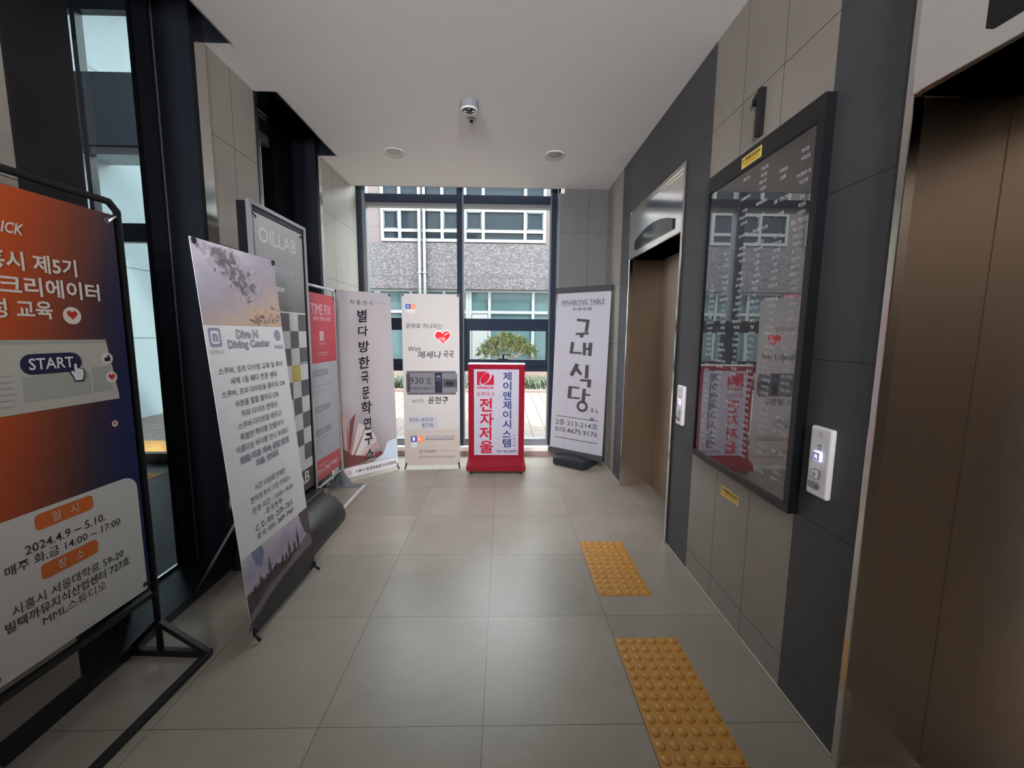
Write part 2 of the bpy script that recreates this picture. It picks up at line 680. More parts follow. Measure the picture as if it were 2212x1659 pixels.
# ------------------------------------------------------------------ room shell
XR, XL, ZC = 1.14, -1.64, 2.995
YW = 4.90            # face of the end window
YN = -3.4            # rear end of the lobby

o = MB().box(-1.97, 1.75, YN - 0.2, 4.92, -0.12, 0, MT['floor']).build('floor')
struct(o)
b = MB()
b.box(-1.495, XR + 0.02, YN, 4.745, ZC, ZC + 0.1, MT['ceiling'])
for y0, y1 in ((YN, 1.52), (2.525, 2.985), (3.99, 4.745)):
    b.box(XL - 0.02, -1.495, y0, y1, ZC, ZC + 0.1, MT['ceiling'])
o = b.build('ceiling')
struct(o)
# thin shadow-gap bead round the ceiling cut-outs
b = MB()
for (x0, x1, y0, y1) in ((-1.498, -1.49, 1.52, 2.525), (-1.498, -1.49, 2.985, 3.99), (XL, 0.62, 4.742, 4.748)):
    b.box(x0, x1, y0, y1, ZC - 0.004, ZC + 0.1, MT['alu'])
struct(b.build('trim_1'))
o = MB().box(-1.97, 2.2, YN - 0.3, 5.02, 3.36, 3.6, MT['ceiling']).build('ceiling_slab')
struct(o)

# right wall: slabs of three tones, two lift openings
b = MB()
L2 = (2.715, 3.84)
L1 = (0.10, 1.235)
ZO = 2.505


def rwall(y0, y1, z0, z1, mat):
    b.box(XR, XR + 0.30, y0, y1, z0, z1, mat)


rwall(4.15, 4.76, 0, 3.36, MT['stone_pale'])
rwall(L2[1], 4.15, 0, 3.36, MT['stone_dark'])
rwall(L2[0], L2[1], ZO, 3.36, MT['stone_dark'])
rwall(2.41, L2[0], 0, 3.36, MT['stone_dark'])
rwall(1.536, 2.41, 0, 3.36, MT['stone_pale'])
rwall(L1[1], 1.536, 0, 3.36, MT['stone_dark'])
rwall(L1[0], L1[1], ZO, 3.36, MT['stone_dark'])
rwall(YN, L1[0], 0, 3.36, MT['stone_dark'])
struct(b.build('wall_right'))
b = MB()
b.box(0.615, 2.0, 4.74, 5.0, 0, 3.36, MT['stone_end'])
struct(b.build('wall_end'))
b = MB()
b.box(0.600, 0.618, 4.735, 5.0, 0.0, 3.3, MT['alu'])
struct(b.build('trim_2'))
b = MB()
b.box(XR - 0.004, XR + 0.004, YN, L1[0], 0, 0.006, MT['sealant'])
b.box(XR - 0.004, XR + 0.004, L1[1], L2[0], 0, 0.006, MT['sealant'])
b.box(XR - 0.004, XR + 0.004, L2[1], 4.74, 0, 0.006, MT['sealant'])
struct(b.build('baseboard_right'))

# left wall piers
b = MB()
b.box(-1.965, XL, YN, 1.52, 0, 3.36, MT['stone_left'])
b.box(-1.965, XL, 2.525, 2.985, 0, 3.36, MT['stone_left'])
b.box(-1.965, XL, 3.99, 4.93, 0, 3.36, MT['stone_left'])
struct(b.build('wall_left'))
b = MB()
b.box(XL - 0.02, XL + 0.003, 2.44, 2.527, 0, 3.3, MT['steel_bright'])
b.box(XL - 0.02, XL + 0.003, 3.93, 3.992, 0, 3.3, MT['steel_bright'])
b.box(XL - 0.02, XL + 0.003, 2.975, 2.987, 0, 3.3, MT['black_metal'])
b.box(XL - 0.02, XL + 0.003, 4.89, 4.934, 0, 3.3, MT['black_metal'])
struct(b.build('trim_3'))
b = MB()
b.box(XL - 0.02, XL + 0.006, YN, 1.53, 0, 0.09, MT['black_metal'])
b.box(XL - 0.27, XL + 0.004, 1.53, 2.44, 0, 0.045, MT['black_metal'])
b.box(XL - 0.25, XL + 0.004, 2.987, 3.93, 0, 0.10, MT['black_metal'])
struct(b.build('baseboard_left'))
# window bays: black lined reveals and pockets
b = MB()
for (y0, y1) in ((1.52, 2.525), (2.985, 3.99)):
    b.box(-1.965, XL - 0.02, y1 - 0.085 if y1 < 3 else y1 - 0.06, y1, 0, 3.36, MT['black_metal'])
    b.box(-1.965, XL - 0.003, y0 - 0.0, y0 + 0.012, 0, 3.36, MT['black_metal'])
    b.box(-1.50, -1.492, y0, y1, ZC + 0.1, 3.36, MT['black_metal'])
    b.box(-1.965, -1.5, y0, y1, 3.34, 3.362, MT['black_metal'])
    for yy in (y0, y1 - 0.004):
        b.box(XL - 0.02, -1.5, yy, yy + 0.004, ZC, 3.36, MT['black_metal'])
struct(b.build('trim_4'))
struct(MB().box(-1.97, 2.0, YN - 0.2, YN, 0, 3.36, MT['stone_end']).build('wall_rear'))

# entrance in the first bay: tall glazed side of the vestibule
gx0, gx1 = -1.955, -1.85
d1 = struct(thing('window_3', 'tall clear pane in black frame behind the orange banner', 'window', (-1.92, 1.98, 0)))
b = MB()
b.box(gx0, gx1, 1.53, 1.985, 0, 3.34, MT['black_metal'])
b.box(gx0, gx1, 2.415, 2.44, 0, 3.34, MT['black_metal'])
b.box(gx0, gx1 + 0.006, 2.436, 2.442, 0, 3.34, MT['grey_metal'])  # grey strip stands in for the highlight along the jamb corner
b.box(gx0, gx1 - 0.06, 1.985, 2.415, 0.0, 0.045, MT['black_metal'])
for v in b.bm.verts:
    v.co -= Vector((-1.92, 1.98, 0))
b.build('window_frame', d1)
b = MB().box(-1.935, -1.927, 1.985, 2.415, 0.045, 3.34, MT['glass_grey'])
for v in b.bm.verts:
    v.co -= Vector((-1.92, 1.98, 0))
b.build('pane', d1)
b = MB().box(-0.012, 0.004, 0.005, 0.435, 0.045, 0.060, MT['steel_bright'])
b.build('threshold', d1)

# vestibule beyond it, closed by the glazed entrance screen
YS = 4.45
struct(MB().box(-5.2, -1.97, -0.6, 4.62, -0.1, -0.002, MT['mat_floor']).build('floor_vestibule'))
b = MB()
b.box(-4.75, -4.6, -0.6, YS + 0.1, 0, 4.7, MT['dark_wall'])
b.box(-4.75, -1.97, -0.75, -0.6, 0, 4.7, MT['dark_wall'])
b.box(-3.50, -2.62, YS, YS + 0.1, 0, 4.7, MT['black_metal'])
struct(b.build('wall_vestibule'))
struct(MB().box(-4.75, -1.97, -0.75, YS + 0.1, 4.7, 4.85, MT['dark_wall']).build('ceiling_vestibule'))
d2 = struct(thing('door_1', 'glazed entrance door and fanlight seen through the side pane', 'door', (-4.05, YS, 0)))
b = MB()
bmk = MT['black_metal']
b.box(-0.55, -0.26, 0, 0.08, 0, 4.7, bmk)
b.box(0.50, 0.55, 0, 0.08, 0, 4.7, bmk)
b.box(-0.26, 0.50, 0, 0.08, 0, 0.118, bmk)
b.box(-0.26, 0.50, 0, 0.08, 2.32, 2.50, bmk)
b.box(-0.26, 0.50, 0, 0.08, 4.45, 4.7, bmk)
b.box(-0.08, -0.035, 0, 0.08, 2.50, 4.45, bmk)
b.box(-0.26, 0.50, 0.03, 0.10, 3.165, 3.24, MT['alu'])
b.box(-0.26, -0.19, 0.03, 0.10, 2.50, 3.24, MT['alu'])
b.build('door_frame', d2)
MB().box(-0.26, 0.50, 0.01, 0.06, 3.24, 3.91, MT['spandrel']).build('spandrel_panel', d2)
for nm, z0, z1 in (('door_pane', 0.118, 2.32), ('pane', 2.50, 3.165), ('pane', 3.91, 4.45)):
    MB().box(-0.26, 0.50, 0.045, 0.053, z0, z1, MT['glass']).build(nm, d2)

# second bay: window_2
w2 = struct(thing('window_2', 'tall narrow window in black reveal behind the grey checked banner', 'window', (-1.92, 3.5, 0)))
b = MB()
b.box(gx0, gx1, 2.997, 3.30, 0, 3.34, MT['black_metal'])
b.box(gx0, gx1, 3.30, 3.41, 0, 3.34, MT['alu'])
b.box(gx0, gx1 - 0.01, 3.61, 3.93, 0, 3.34, MT['black_gloss'])
b.box(gx0, gx1 - 0.03, 3.41, 3.61, 2.97, 3.34, MT['black_metal'])
b.box(gx0, gx1 - 0.035, 3.41, 3.61, 2.90, 2.97, MT['alu'])
b.box(gx0, gx1, 3.41, 3.61, 0, 0.12, MT['black_metal'])
b.box(gx1 - 0.02, gx1, 3.30, 3.61, 3.10, 3.112, MT['steel_bright'])
for v in b.bm.verts:
    v.co -= Vector((-1.92, 3.5, 0))
b.build('window_frame', w2)
b = MB().box(-1.935, -1.927, 3.41, 3.61, 0.12, 2.90, MT['glass_grey'])
for v in b.bm.verts:
    v.co -= Vector((-1.92, 3.5, 0))
b.build('pane', w2)

# end window: window_1
w1 = struct(thing('window_1', 'full height end window with dark blue frame behind the banners', 'window', (0, YW, 0)))
fb, al = MT['frame_blue'], MT['alu']
b = MB()
b.box(-1.64, -1.595, 0, 0.10, 0.05, 3.34, fb)
b.box(-1.595, -1.55, 0.03, 0.12, 0.05, 3.34, al)
b.box(0.545, 0.60, 0, 0.10, 0.05, 3.34, fb)
b.box(0.53, 0.548, 0.03, 0.12, 0.05, 3.34, al)
b.box(-0.525, -0.468, -0.02, 0.12, 0.05, 3.34, fb)
b.box(-0.468, -0.45, 0.01, 0.12, 0.05, 3.34, al)
for (x0, x1) in ((-1.55, -0.525), (-0.45, 0.53)):
    b.box(x0, x1, 0, 0.10, 2.885, 2.965, fb)
    b.box(x0, x1, 0.04, 0.12, 2.845, 2.886, al)
    b.box(x0, x1, 0, 0.10, 1.55, 1.60, fb)
    b.box(x0, x1, 0, 0.10, 0.99, 1.045, fb)
    b.box(x0, x1, 0.02, 0.12, 0.10, 0.17, al)
b.build('window_frame', w1)
for (x0, x1) in ((-1.55, -0.525), (-0.45, 0.53)):
    b = MB()
    b.box(x0 + 0.003, x0 + 0.062, -0.015, 0.08, 1.047, 1.548, fb)
    b.box(x1 - 0.025, x1 - 0.003, -0.015, 0.08, 1.047, 1.548, fb)
    b.box(x0 + 0.062, x1 - 0.025, -0.015, 0.08, 1.462, 1.548, fb)
    b.box(x0 + 0.062, x1 - 0.025, -0.015, 0.08, 1.047, 1.13, fb)
    s = b.build('sash', w1)
    MB().box(x0 + 0.062, x1 - 0.025, 0.045, 0.052, 1.13, 1.462, MT['glass']).build('pane', s)
    if x0 > -1:
        h = MB()
        h.box(-0.062, 0.062, -0.030, -0.014, 1.131, 1.143, MT['black_plastic'], 0.004)
        h.box(-0.006, 0.018, -0.05, -0.028, 1.135, 1.195, MT['black_plastic'], 0.006)
        h.box(-0.004, 0.098, -0.05, -0.034, 1.183, 1.198, MT['black_plastic'], 0.005)
        h.build('handle', s)
    for z0, z1 in ((0.17, 0.99), (1.60, 2.845), (2.965, 3.34)):
        MB().box(x0, x1, 0.055, 0.063, z0, z1, MT['glass']).build('pane', w1)
b = MB()
b.box(-1.64, 0.60, -0.09, 0.12, 0.05, 0.10, MT['sill'], 0.004)
b.build('sill', w1)
b = MB().box(-1.64, 0.615, 4.80, 5.02, 0, 0.052, MT['plinth'])
struct(b.build('trim_5'))
# curtain-box cheek bead at the right of the window
struct(MB().box(0.60, 0.66, 4.735, 4.742, ZC - 0.05, ZC, MT['sill']).build('trim_6'))


# ------------------------------------------------------------------ lifts
def elevator(y0, y1, label, second):
    e = thing('elevator', label, 'elevator', (XR, (y0 + y1) / 2, 0), 0, None)
    hw = (y1 - y0) / 2
    S, SH, SB = MT['steel'], MT['steel_h'], MT['steel_bright']
    b = MB()       # slim architrave standing a little proud of the stone
    b.box(-0.014, 0.02, -hw - 0.004, -hw + 0.022, 0, ZO + 0.004, SB, 0.003)
    b.box(-0.014, 0.02, hw - 0.022, hw + 0.004, 0, ZO + 0.004, SB, 0.003)
    b.box(-0.014, 0.02, -hw + 0.022, hw - 0.022, ZO - 0.024, ZO + 0.004, SB, 0.003)
    b.build('frame', e)
    b = MB()
    b.box(0.0, 0.31, -hw, -hw + 0.02, 0, ZO, S)
    b.build('jamb', e)
    b = MB()
    b.box(0.0, 0.31, hw - 0.02, hw, 0, ZO, S)
    b.build('jamb', e)
    b = MB()
    b.box(-0.004, 0.29, -hw + 0.022, hw - 0.022, 2.095, ZO - 0.026, SH, 0.003)
    tp = b.build('transom_panel', e, rot=(0, 0, R(2.0)))
    # arched floor indicator
    b = MB()
    pts = [(-0.37, 2.147), (0.37, 2.147)]
    for i in range(17):
        x = 0.37 - 0.74 * i / 16
        pts.append((x, 2.215 + 0.062 * (1 - (x / 0.37) ** 2)))
    b.prism([(p[0], p[1]) for p in pts], 0.0, 0.012, MT['black_gloss'])
    b.build('floor_indicator', tp, loc=(-0.0145, 0, 0), rot=(0, 0, -PI / 2))
    for s, (a, c) in enumerate(((-hw + 0.02, -0.001), (0.001, hw - 0.02))):
        MB().box(0.27 + 0.0 * s, 0.30, a, c, 0.005, 2.095, S, 0.002).build('door_panel', e)
    MB().box(0.0, 0.32, -hw + 0.02, hw - 0.02, 2.095, 2.10, S).build('soffit', e)
    return e


elevator(*L2, 'far stainless steel elevator beside the hanging canteen banner', True)
elevator(*L1, 'near stainless steel elevator at the right edge cut off by the frame', False)


def call_plate(y, z0, z1, w, label):
    e = thing('call_plate', label, 'call button', (XR, y, (z0 + z1) / 2), -PI / 2)
    h = (z1 - z0) / 2
    b = MB()
    b.box(-w / 2, w / 2, -0.022, 0.0, -h, h, MT['plate'], 0.008, 3)
    b.build('plate', e)

    def btn(cz, lit):
        b = MB()
        b.box(-0.017, 0.017, -0.031, -0.021, cz - 0.017, cz + 0.017, MT['lit'] if lit else MT['plate_edge'], 0.002)
        k = b.build('button', e)
        b = MB()
        b.box(-0.0145, 0.0145, -0.0325, -0.030, cz - 0.0145, cz + 0.0145, MT['btn_face'] if lit else MT['plate'], 0.0008)
        am = MT['lit'] if lit else MT['plate_edge']
        sgn = 1 if lit else -1
        for q in (-0.004, 0.003):
            b.prism([(-0.006, cz + sgn * (q - 0.001)), (0, cz + sgn * (q + 0.006)), (0.006, cz + sgn * (q - 0.001)), (0.006, cz + sgn * (q - 0.004)), (0, cz + sgn * (q + 0.002)), (-0.006, cz + sgn * (q - 0.004))], -0.0334, -0.032, am)
        b.build('arrow', k)

    btn(0.022, True)
    btn(-0.043, False)
    b = MB()
    b.box(-0.007, 0.007, -0.0228, -0.0215, 0.045, 0.063, ink('blue_sign', (44, 86, 140)))
    b.lathe([(0, 0), (0.002, 0), (0.002, 0.001), (0, 0.001)], MT['white_plastic'], (0, -0.0226, 0.0595), 10, 'Y')
    b.prism([(-0.001, 0.057), (0.001, 0.057), (0.0012, 0.053), (0.0045, 0.0525), (0.005, 0.048), (0.0038, 0.048), (0.003, 0.0512), (-0.001, 0.0515)], -0.0235, -0.0227, MT['white_plastic'])
    b.lathe([(0.0038, 0), (0.0048, 0), (0.0048, 0.001), (0.0038, 0.001), (0.0038, 0)], MT['white_plastic'], (-0.0002, -0.0226, 0.0515), 16, 'Y')
    b.build('wheelchair_sign', e)
    b = MB()
    b.lathe([(0, 0), (0.013, 0), (0.013, 0.004), (0.011, 0.005), (0, 0.005)], MT['plate_edge'], (0.006, -0.022, -0.085), 24, 'Y')
    b.lathe([(0, 0), (0.003, 0), (0.003, 0.001), (0, 0.001)], MT['black_plastic'], (0.006, -0.0268, -0.085), 10, 'Y')
    b.box(-0.034, 0.006, -0.0255, -0.0215, -0.096, -0.074, MT['plate_edge'], 0.001)
    b.box(-0.031, -0.017, -0.0262, -0.025, -0.093, -0.077, ink('label_grey', (140, 134, 140)))
    b.build('key_switch', e)
    b = MB()
    b.lathe([(0.0055, 0), (0.007, 0), (0.007, 0.0006), (0.0055, 0.0006), (0.0055, 0)], ink('etch', (150, 150, 154)), (0.0, -0.0218, 0.1035), 18, 'Y')
    b.box(-0.012, 0.012, -0.0224, -0.0215, 0.0905, 0.0925, ink('etch', (150, 150, 154)))
    b.build('emblem', e)
    return e


MT['plate'] = plain('call plate satin', (232, 232, 236), 0.4)
MT['plate_edge'] = plain('button bezel', (150, 150, 156), 0.3, metal=0.6)
MT['btn_face'] = plain('lit button face', (150, 146, 196), 0.4, emit=0.35)
MT['lit'] = plain('lit button ring', (228, 222, 255), 0.4, emit=1.1)
call_plate(1.412, 0.868, 1.119, 0.097, 'silver call button plate between directory board and near elevator')
call_plate(2.585, 0.868, 1.119, 0.097, 'silver call button plate between far elevator and directory board')

# ------------------------------------------------------------------ directory board
db = thing('directory_board', 'tall black glass tenant directory board on the right wall', 'directory board', (XR, 1.926, 0), -PI / 2)
b = MB()
hw = 0.411
b.box(-hw, hw, -0.04, 0.0, 0.755, 0.788, MT['black_frame'], 0.002)
b.box(-hw, hw, -0.04, 0.0, 2.185, 2.268, MT['black_frame'], 0.002)
b.box(-hw, -hw + 0.012, -0.04, 0.0, 0.788, 2.185, MT['black_frame'], 0.002)
b.box(hw - 0.034, hw, -0.04, 0.0, 0.788, 2.185, MT['black_frame'], 0.002)
b.build('frame', db)
mm = bpy.data.materials.new('black mirror glass')
mm.use_nodes = True
nt = mm.node_tree
p = nt.nodes['Principled BSDF']
p.inputs['Base Color'].default_value = (0.006, 0.006, 0.008, 1)
p.inputs['Roughness'].default_value = 0.25
gl = N(nt, 'ShaderNodeBsdfGlossy')
gl.inputs['Roughness'].default_value = 0.004
wob = N(nt, 'ShaderNodeTexNoise', i_Scale=2.2, i_Detail=1.0)
bp = N(nt, 'ShaderNodeBump', i_Strength=0.03, i_Distance=0.02)
nt.links.new(wob.outputs['Fac'], bp.inputs['Height'])
nt.links.new(bp.outputs['Normal'], gl.inputs['Normal'])
fr = N(nt, 'ShaderNodeFresnel', i_IOR=2.45)
mx = N(nt, 'ShaderNodeMixShader')
nt.links.new(fr.outputs[0], mx.inputs[0])
nt.links.new(p.outputs[0], mx.inputs[1])
nt.links.new(gl.outputs[0], mx.inputs[2])
nt.links.new(mx.outputs[0], nt.nodes['Material Output'].inputs[0])
MT['black_mirror'] = mm
sw, sh = 2 * hw - 0.046, 1.397
g = Sheet(sw, sh, MT['black_mirror'], 0.006, x0=-hw + 0.012)
rng = random.Random(11)
names = ['에스디테크', '주은도시가스', '수앤텔코리아', '코리아텍', '작업실', '한국정밀', '마스터텍', '대한전자', '에이치엔', '성우산업', '태광정공', '미래기술', '나노소재', '세종에프에이', '씨엔디', '유니온', '시흥테크', '동아기업', '서울금속', '제일상사', '두리산업', '한빛', '이엔지', '정우하이텍', '디자인랩', '스튜디오', '제이앤제이시스템', '미나봉테이블', '다이브엔', 'EK TECH', '오일랩', '모던산업', '우진', '가온건설', '케이원', '신성', '아이텍', '그린환경', '바이오랩', '명진기공']
wt = ink('board_white', (208, 210, 212))
cols = [2.236, 2.109, 1.979, 1.852, 1.726, 1.602]
starts = [16, 11, 2, 0, 0, 0]
for ci, cy in enumerate(cols):
    for r in range(47):
        z = 2.146 - 0.0280 * r
        if z < 0.83:
            continue
        if r < starts[ci] and not (ci == 2 and r == 0):
            continue
        if rng.random() < (0.40 if r < 12 else 0.18 if r < 20 or r > 38 else 0.07):
            continue
        nm = rng.choice(names)
        wd = 0.0135 * len(nm) * rng.uniform(0.9, 1.0)
        xs = (1.926 - cy) + rng.uniform(-0.004, 0.004) - (-hw + 0.012)
        g.textc(nm, xs - wd / 2, xs + wd / 2, z - 0.788, 0.0150, wt, res=1, layer=1, bold=0.012)
g.build('glass_panel', db, loc=(0, -0.032, 0.788))


def warning_sticker(y0, y1, z0, z1, x, label):
    e = thing('warning_sticker', label, 'sticker', (x, (y0 + y1) / 2, z0), -PI / 2)
    w, h = y1 - y0, z1 - z0
    s = Sheet(w, h, ink('sticker_yellow', (222, 190, 70)), 0.001)
    ed = ink('sticker_white', (225, 220, 200))
    for q in ((0, w, 0, 0.002), (0, w, h - 0.002, h), (0, 0.002, 0, h), (w - 0.002, w, 0, h)):
        s.rect(*q, ed, 1)
    bk, rd = ink('sticker_black', (40, 36, 30)), ink('sticker_red', (170, 60, 30))
    s.poly([(0.008, h * 0.55), (0.022, h * 0.55), (0.015, h * 0.55 + 0.013)], bk, 1)
    s.textc('위험물 반입금지', 0.028, w - 0.008, h * 0.69, 0.016, bk, bold=0.02)
    s.textc('부착물 무단 훼손 금지', 0.022, w - 0.02, h * 0.3, 0.010, rd)
    s.build('sheet', e, loc=(0, -0.0011, 0))
    return e


warning_sticker(1.870, 2.017, 2.197, 2.245, XR - 0.04, 'yellow warning sticker on the top rail of the directory board')
warning_sticker(1.907, 2.067, 0.617, 0.665, XR, 'yellow warning sticker on the pale stone below the directory board')

# the storey number standing off the wall
b = MB()
b.prism([(-0.008, 0.0), (0.022, 0.0), (0.022, 0.195), (0.0, 0.195), (-0.044, 0.175), (-0.044, 0.148), (-0.008, 0.162)], -0.024, 0.0, MT['black_frame'])
o = b.build('floor_number', loc=(XR, 1.957, 2.315), rot=(0, 0, -PI / 2))
tag(o, 'black raised number 1 on pale stone above the directory board', 'number sign')

# ------------------------------------------------------------------ ceiling fittings
for x, lab in ((-0.955, 'recessed ceiling downlight on the left, nearer the left wall'), (0.445, 'recessed ceiling downlight on the right, nearer the elevators')):
    e = thing('ceiling_downlight', lab, 'ceiling light', (x, 3.875, ZC), 0, 'recessed downlights by the window')
    b = MB()
    b.lathe([(0.066, -0.002), (0.080, -0.006), (0.083, -0.002), (0.083, 0.0), (0.066, 0.0), (0.066, -0.002)], MT['white_plastic'])
    b.build('trim_ring', e)
    b = MB()
    b.lathe([(0.066, -0.0025), (0.060, -0.0035), (0.045, -0.0045), (0.0, -0.005)], plain('frosted lens', (170, 166, 164), 0.35))
    b.build('lens', e)
e = thing('smoke_detector', 'round grey surface mounted detector with white rim on ceiling', 'smoke detector', (-0.24, 3.07, ZC))
b = MB()
b.lathe([(0.062, 0), (0.062, -0.042), (0.060, -0.046), (0.0, -0.046)], plain('detector grey', (128, 128, 136), 0.5))
b.build('body', e)
b = MB()
b.lathe([(0.060, -0.046), (0.060, -0.052), (0.045, -0.054), (0.042, -0.047), (0.060, -0.046)], MT['white_plastic'])
for a in (20, 160, 270):
    b.box(0.026 * math.cos(R(a)) - 0.012, 0.026 * math.cos(R(a)) + 0.012, 0.026 * math.sin(R(a)) - 0.006, 0.026 * math.sin(R(a)) + 0.006, -0.053, -0.046, MT['white_plastic'], 0.002)
b.build('rim', e)
b = MB()
b.lathe([(0.022, -0.046), (0.02, -0.055), (0.0, -0.058)], MT['lamp_dark'])
b.build('sensor', e)
e = thing('ceiling_sprinkler', 'small white flush sprinkler cover on ceiling beyond the detector', 'sprinkler', (-0.24, 3.30, ZC))
b = MB()
b.lathe([(0.040, 0), (0.040, -0.003), (0.034, -0.006), (0.012, -0.008), (0.012, -0.004), (0, -0.004)], MT['white_plastic'])
b.build('cover_plate', e)
b = MB()
b.lathe([(0.008, -0.004), (0.008, -0.016), (0.012, -0.018), (0.012, -0.020), (0, -0.020)], MT['lamp_dark'], n=14)
b.build('head', e)

# ------------------------------------------------------------------ tactile paving let into the floor
for (y0, y1, lab) in ((2.142, 2.744, 'ochre tactile paving strip in front of the far elevator'), (1.217, 1.818, 'ochre tactile paving strip in the foreground near the camera')):
    b = MB()
    b.box(0.538, 0.836, y0, y1, 0.0, 0.003, MT['yellow_tactile'])
    for i in range(6):
        for j in range(12):
            b.lathe([(0.0175, 0.0), (0.0165, 0.003), (0.0125, 0.0052), (0.0, 0.006)], MT['yellow_tactile'], (0.538 + 0.298 * (i + 0.5) / 6, y0 + (y1 - y0) * (j + 0.5) / 12, 0.003), 14)
    tag(b.build('tactile_paving'), lab, 'tactile paving', 'tactile paving strips by the elevators')

# ------------------------------------------------------------------ signs and banners
BK = ink('black', (34, 34, 38))
WH = ink('white', (228, 228, 230))
NAVY = ink('navy', (26, 34, 70))


def uv_gradient(name, stops, direction=(1, 0), rough=0.42, noise=0.0, nscale=6.0, offset=0.0):
    """Printed colour blend running across a sheet (its UV), with optional mottling."""
    m, nt, p = new_mat(name)
    tc = N(nt, 'ShaderNodeTexCoord')
    sep = N(nt, 'ShaderNodeSeparateXYZ')
    nt.links.new(tc.outputs['UV'], sep.inputs[0])
    a = N(nt, 'ShaderNodeMath', operation='MULTIPLY', i_1=direction[0])
    b = N(nt, 'ShaderNodeMath', operation='MULTIPLY_ADD', i_1=direction[1])
    nt.links.new(sep.outputs['X'], a.inputs[0])
    nt.links.new(sep.outputs['Y'], b.inputs[0])
    nt.links.new(a.outputs[0], b.inputs[2])
    of = N(nt, 'ShaderNodeMath', operation='ADD', i_1=offset)
    nt.links.new(b.outputs[0], of.inputs[0])
    fac = of.outputs[0]
    if noise:
        no = N(nt, 'ShaderNodeTexNoise', i_Scale=nscale, i_Detail=6.0, i_Roughness=0.6)
        nt.links.new(tc.outputs['UV'], no.inputs['Vector'])
        c = N(nt, 'ShaderNodeMath', operation='SUBTRACT', i_1=0.5)
        nt.links.new(no.outputs['Fac'], c.inputs[0])
        d = N(nt, 'ShaderNodeMath', operation='MULTIPLY_ADD', i_1=noise)
        nt.links.new(c.outputs[0], d.inputs[0])
        nt.links.new(fac, d.inputs[2])
        fac = d.outputs[0]
    cr = N(nt, 'ShaderNodeValToRGB')
    el = cr.color_ramp.elements
    while len(el) > 1:
        el.remove(el[-1])
    el[0].position, el[0].color = stops[0][0], (*lin(stops[0][1]), 1)
    for q, c in stops[1:]:
        e = el.new(q)
        e.color = (*lin(c), 1)
    nt.links.new(fac, cr.inputs[0])
    nt.links.new(cr.outputs[0], p.inputs['Base Color'])
    p.inputs['Roughness'].default_value = rough
    return m


def x_stand(root, w, h, lean, up_from=0.0, leg=0.45, foot=True, hub_z=0.62):
    """Black cross-poles behind a banner, corner hooks, two feet and one rear leg."""
    def at(s, t, y=0.0):          # a point of the leaning sheet
        return (s, t * math.sin(lean) + y * math.cos(lean), up_from + t * math.cos(lean))
    hub = Vector(at(0, hub_z, 0.045))
    k = 0
    for s in (-1, 1):
        b = MB()
        q = Vector(at(s * (w / 2 - 0.012), h - 0.012, 0.012))
        mid = hub.lerp(q, 0.5) + Vector((s * 0.02, 0.035, 0))
        b.tube([hub, hub.lerp(mid, 0.5) + Vector((0, 0.012, 0)), mid, mid.lerp(q, 0.55) + Vector((0, 0.012, 0)), q], 0.0055, MT['black_frame'], 8)
        b.build('pole', root)
        b = MB()
        q = Vector(at(s * (w / 2 - 0.012), 0.02, 0.012))
        b.tube([hub, hub.lerp(q, 0.5) + Vector((0, 0.02, 0)), q], 0.0055, MT['black_frame'], 8)
        b.build('pole', root)
        for t in (h - 0.014, 0.022):
            b = MB()
            c = Vector(at(s * (w / 2 - 0.014), t, -0.003))
            b.tube([c + Vector((0, 0.014, 0.006)), c + Vector((0, -0.006, 0.010)), c + Vector((0, -0.012, 0.0)), c + Vector((0, -0.006, -0.010)), c + Vector((0, 0.006, -0.006))], 0.0042, MT['black_frame'], 8)
            b.build('hook', root)
        if foot:
            b = MB()
            c = Vector(at(s * (w / 2 - 0.014), 0.016, 0.004))
            g = Vector((s * (w / 2 - 0.004), c.y - 0.035, 0.008))
            b.tube([c, c.lerp(g, 0.6), g], 0.0075, MT['black_frame'], 8)
            b.build('foot', root)
    b = MB()
    e = Vector((0, hub.y + leg, 0.008))
    b.tube([hub, e], 0.007, MT['grey_metal'], 8)
    b.build('rear_leg', root)
    b = MB()
    b.box(hub.x - 0.025, hub.x + 0.025, hub.y - 0.015, hub.y + 0.02, hub.z - 0.03, hub.z + 0.03, MT['black_plastic'], 0.006)
    b.build('hub', root)


# ---- orange event banner in a black tube stand (front left)
T1 = math.atan2(1.70 - 1.155, -1.507 + 1.537)
s1 = thing('banner_stand', 'tall orange and navy event banner in a black tube stand at the left edge', 'banner stand', (-1.520, 1.435, 0), T1)
bw, bh = 0.55, 1.53
blend = uv_gradient('orange to navy banner print', [(0.0, (200, 90, 36)), (0.22, (190, 82, 36)), (0.50, (120, 62, 46)), (0.68, (60, 48, 62)), (0.85, (38, 44, 84)), (1.0, (34, 42, 88))], (0.85, -0.45), offset=0.30)
g = Sheet(bw, bh, blend, nx=6, nz=12)
Z0 = 0.345


def S1(y):
    return y - 1.155


def T(z):
    return z - Z0


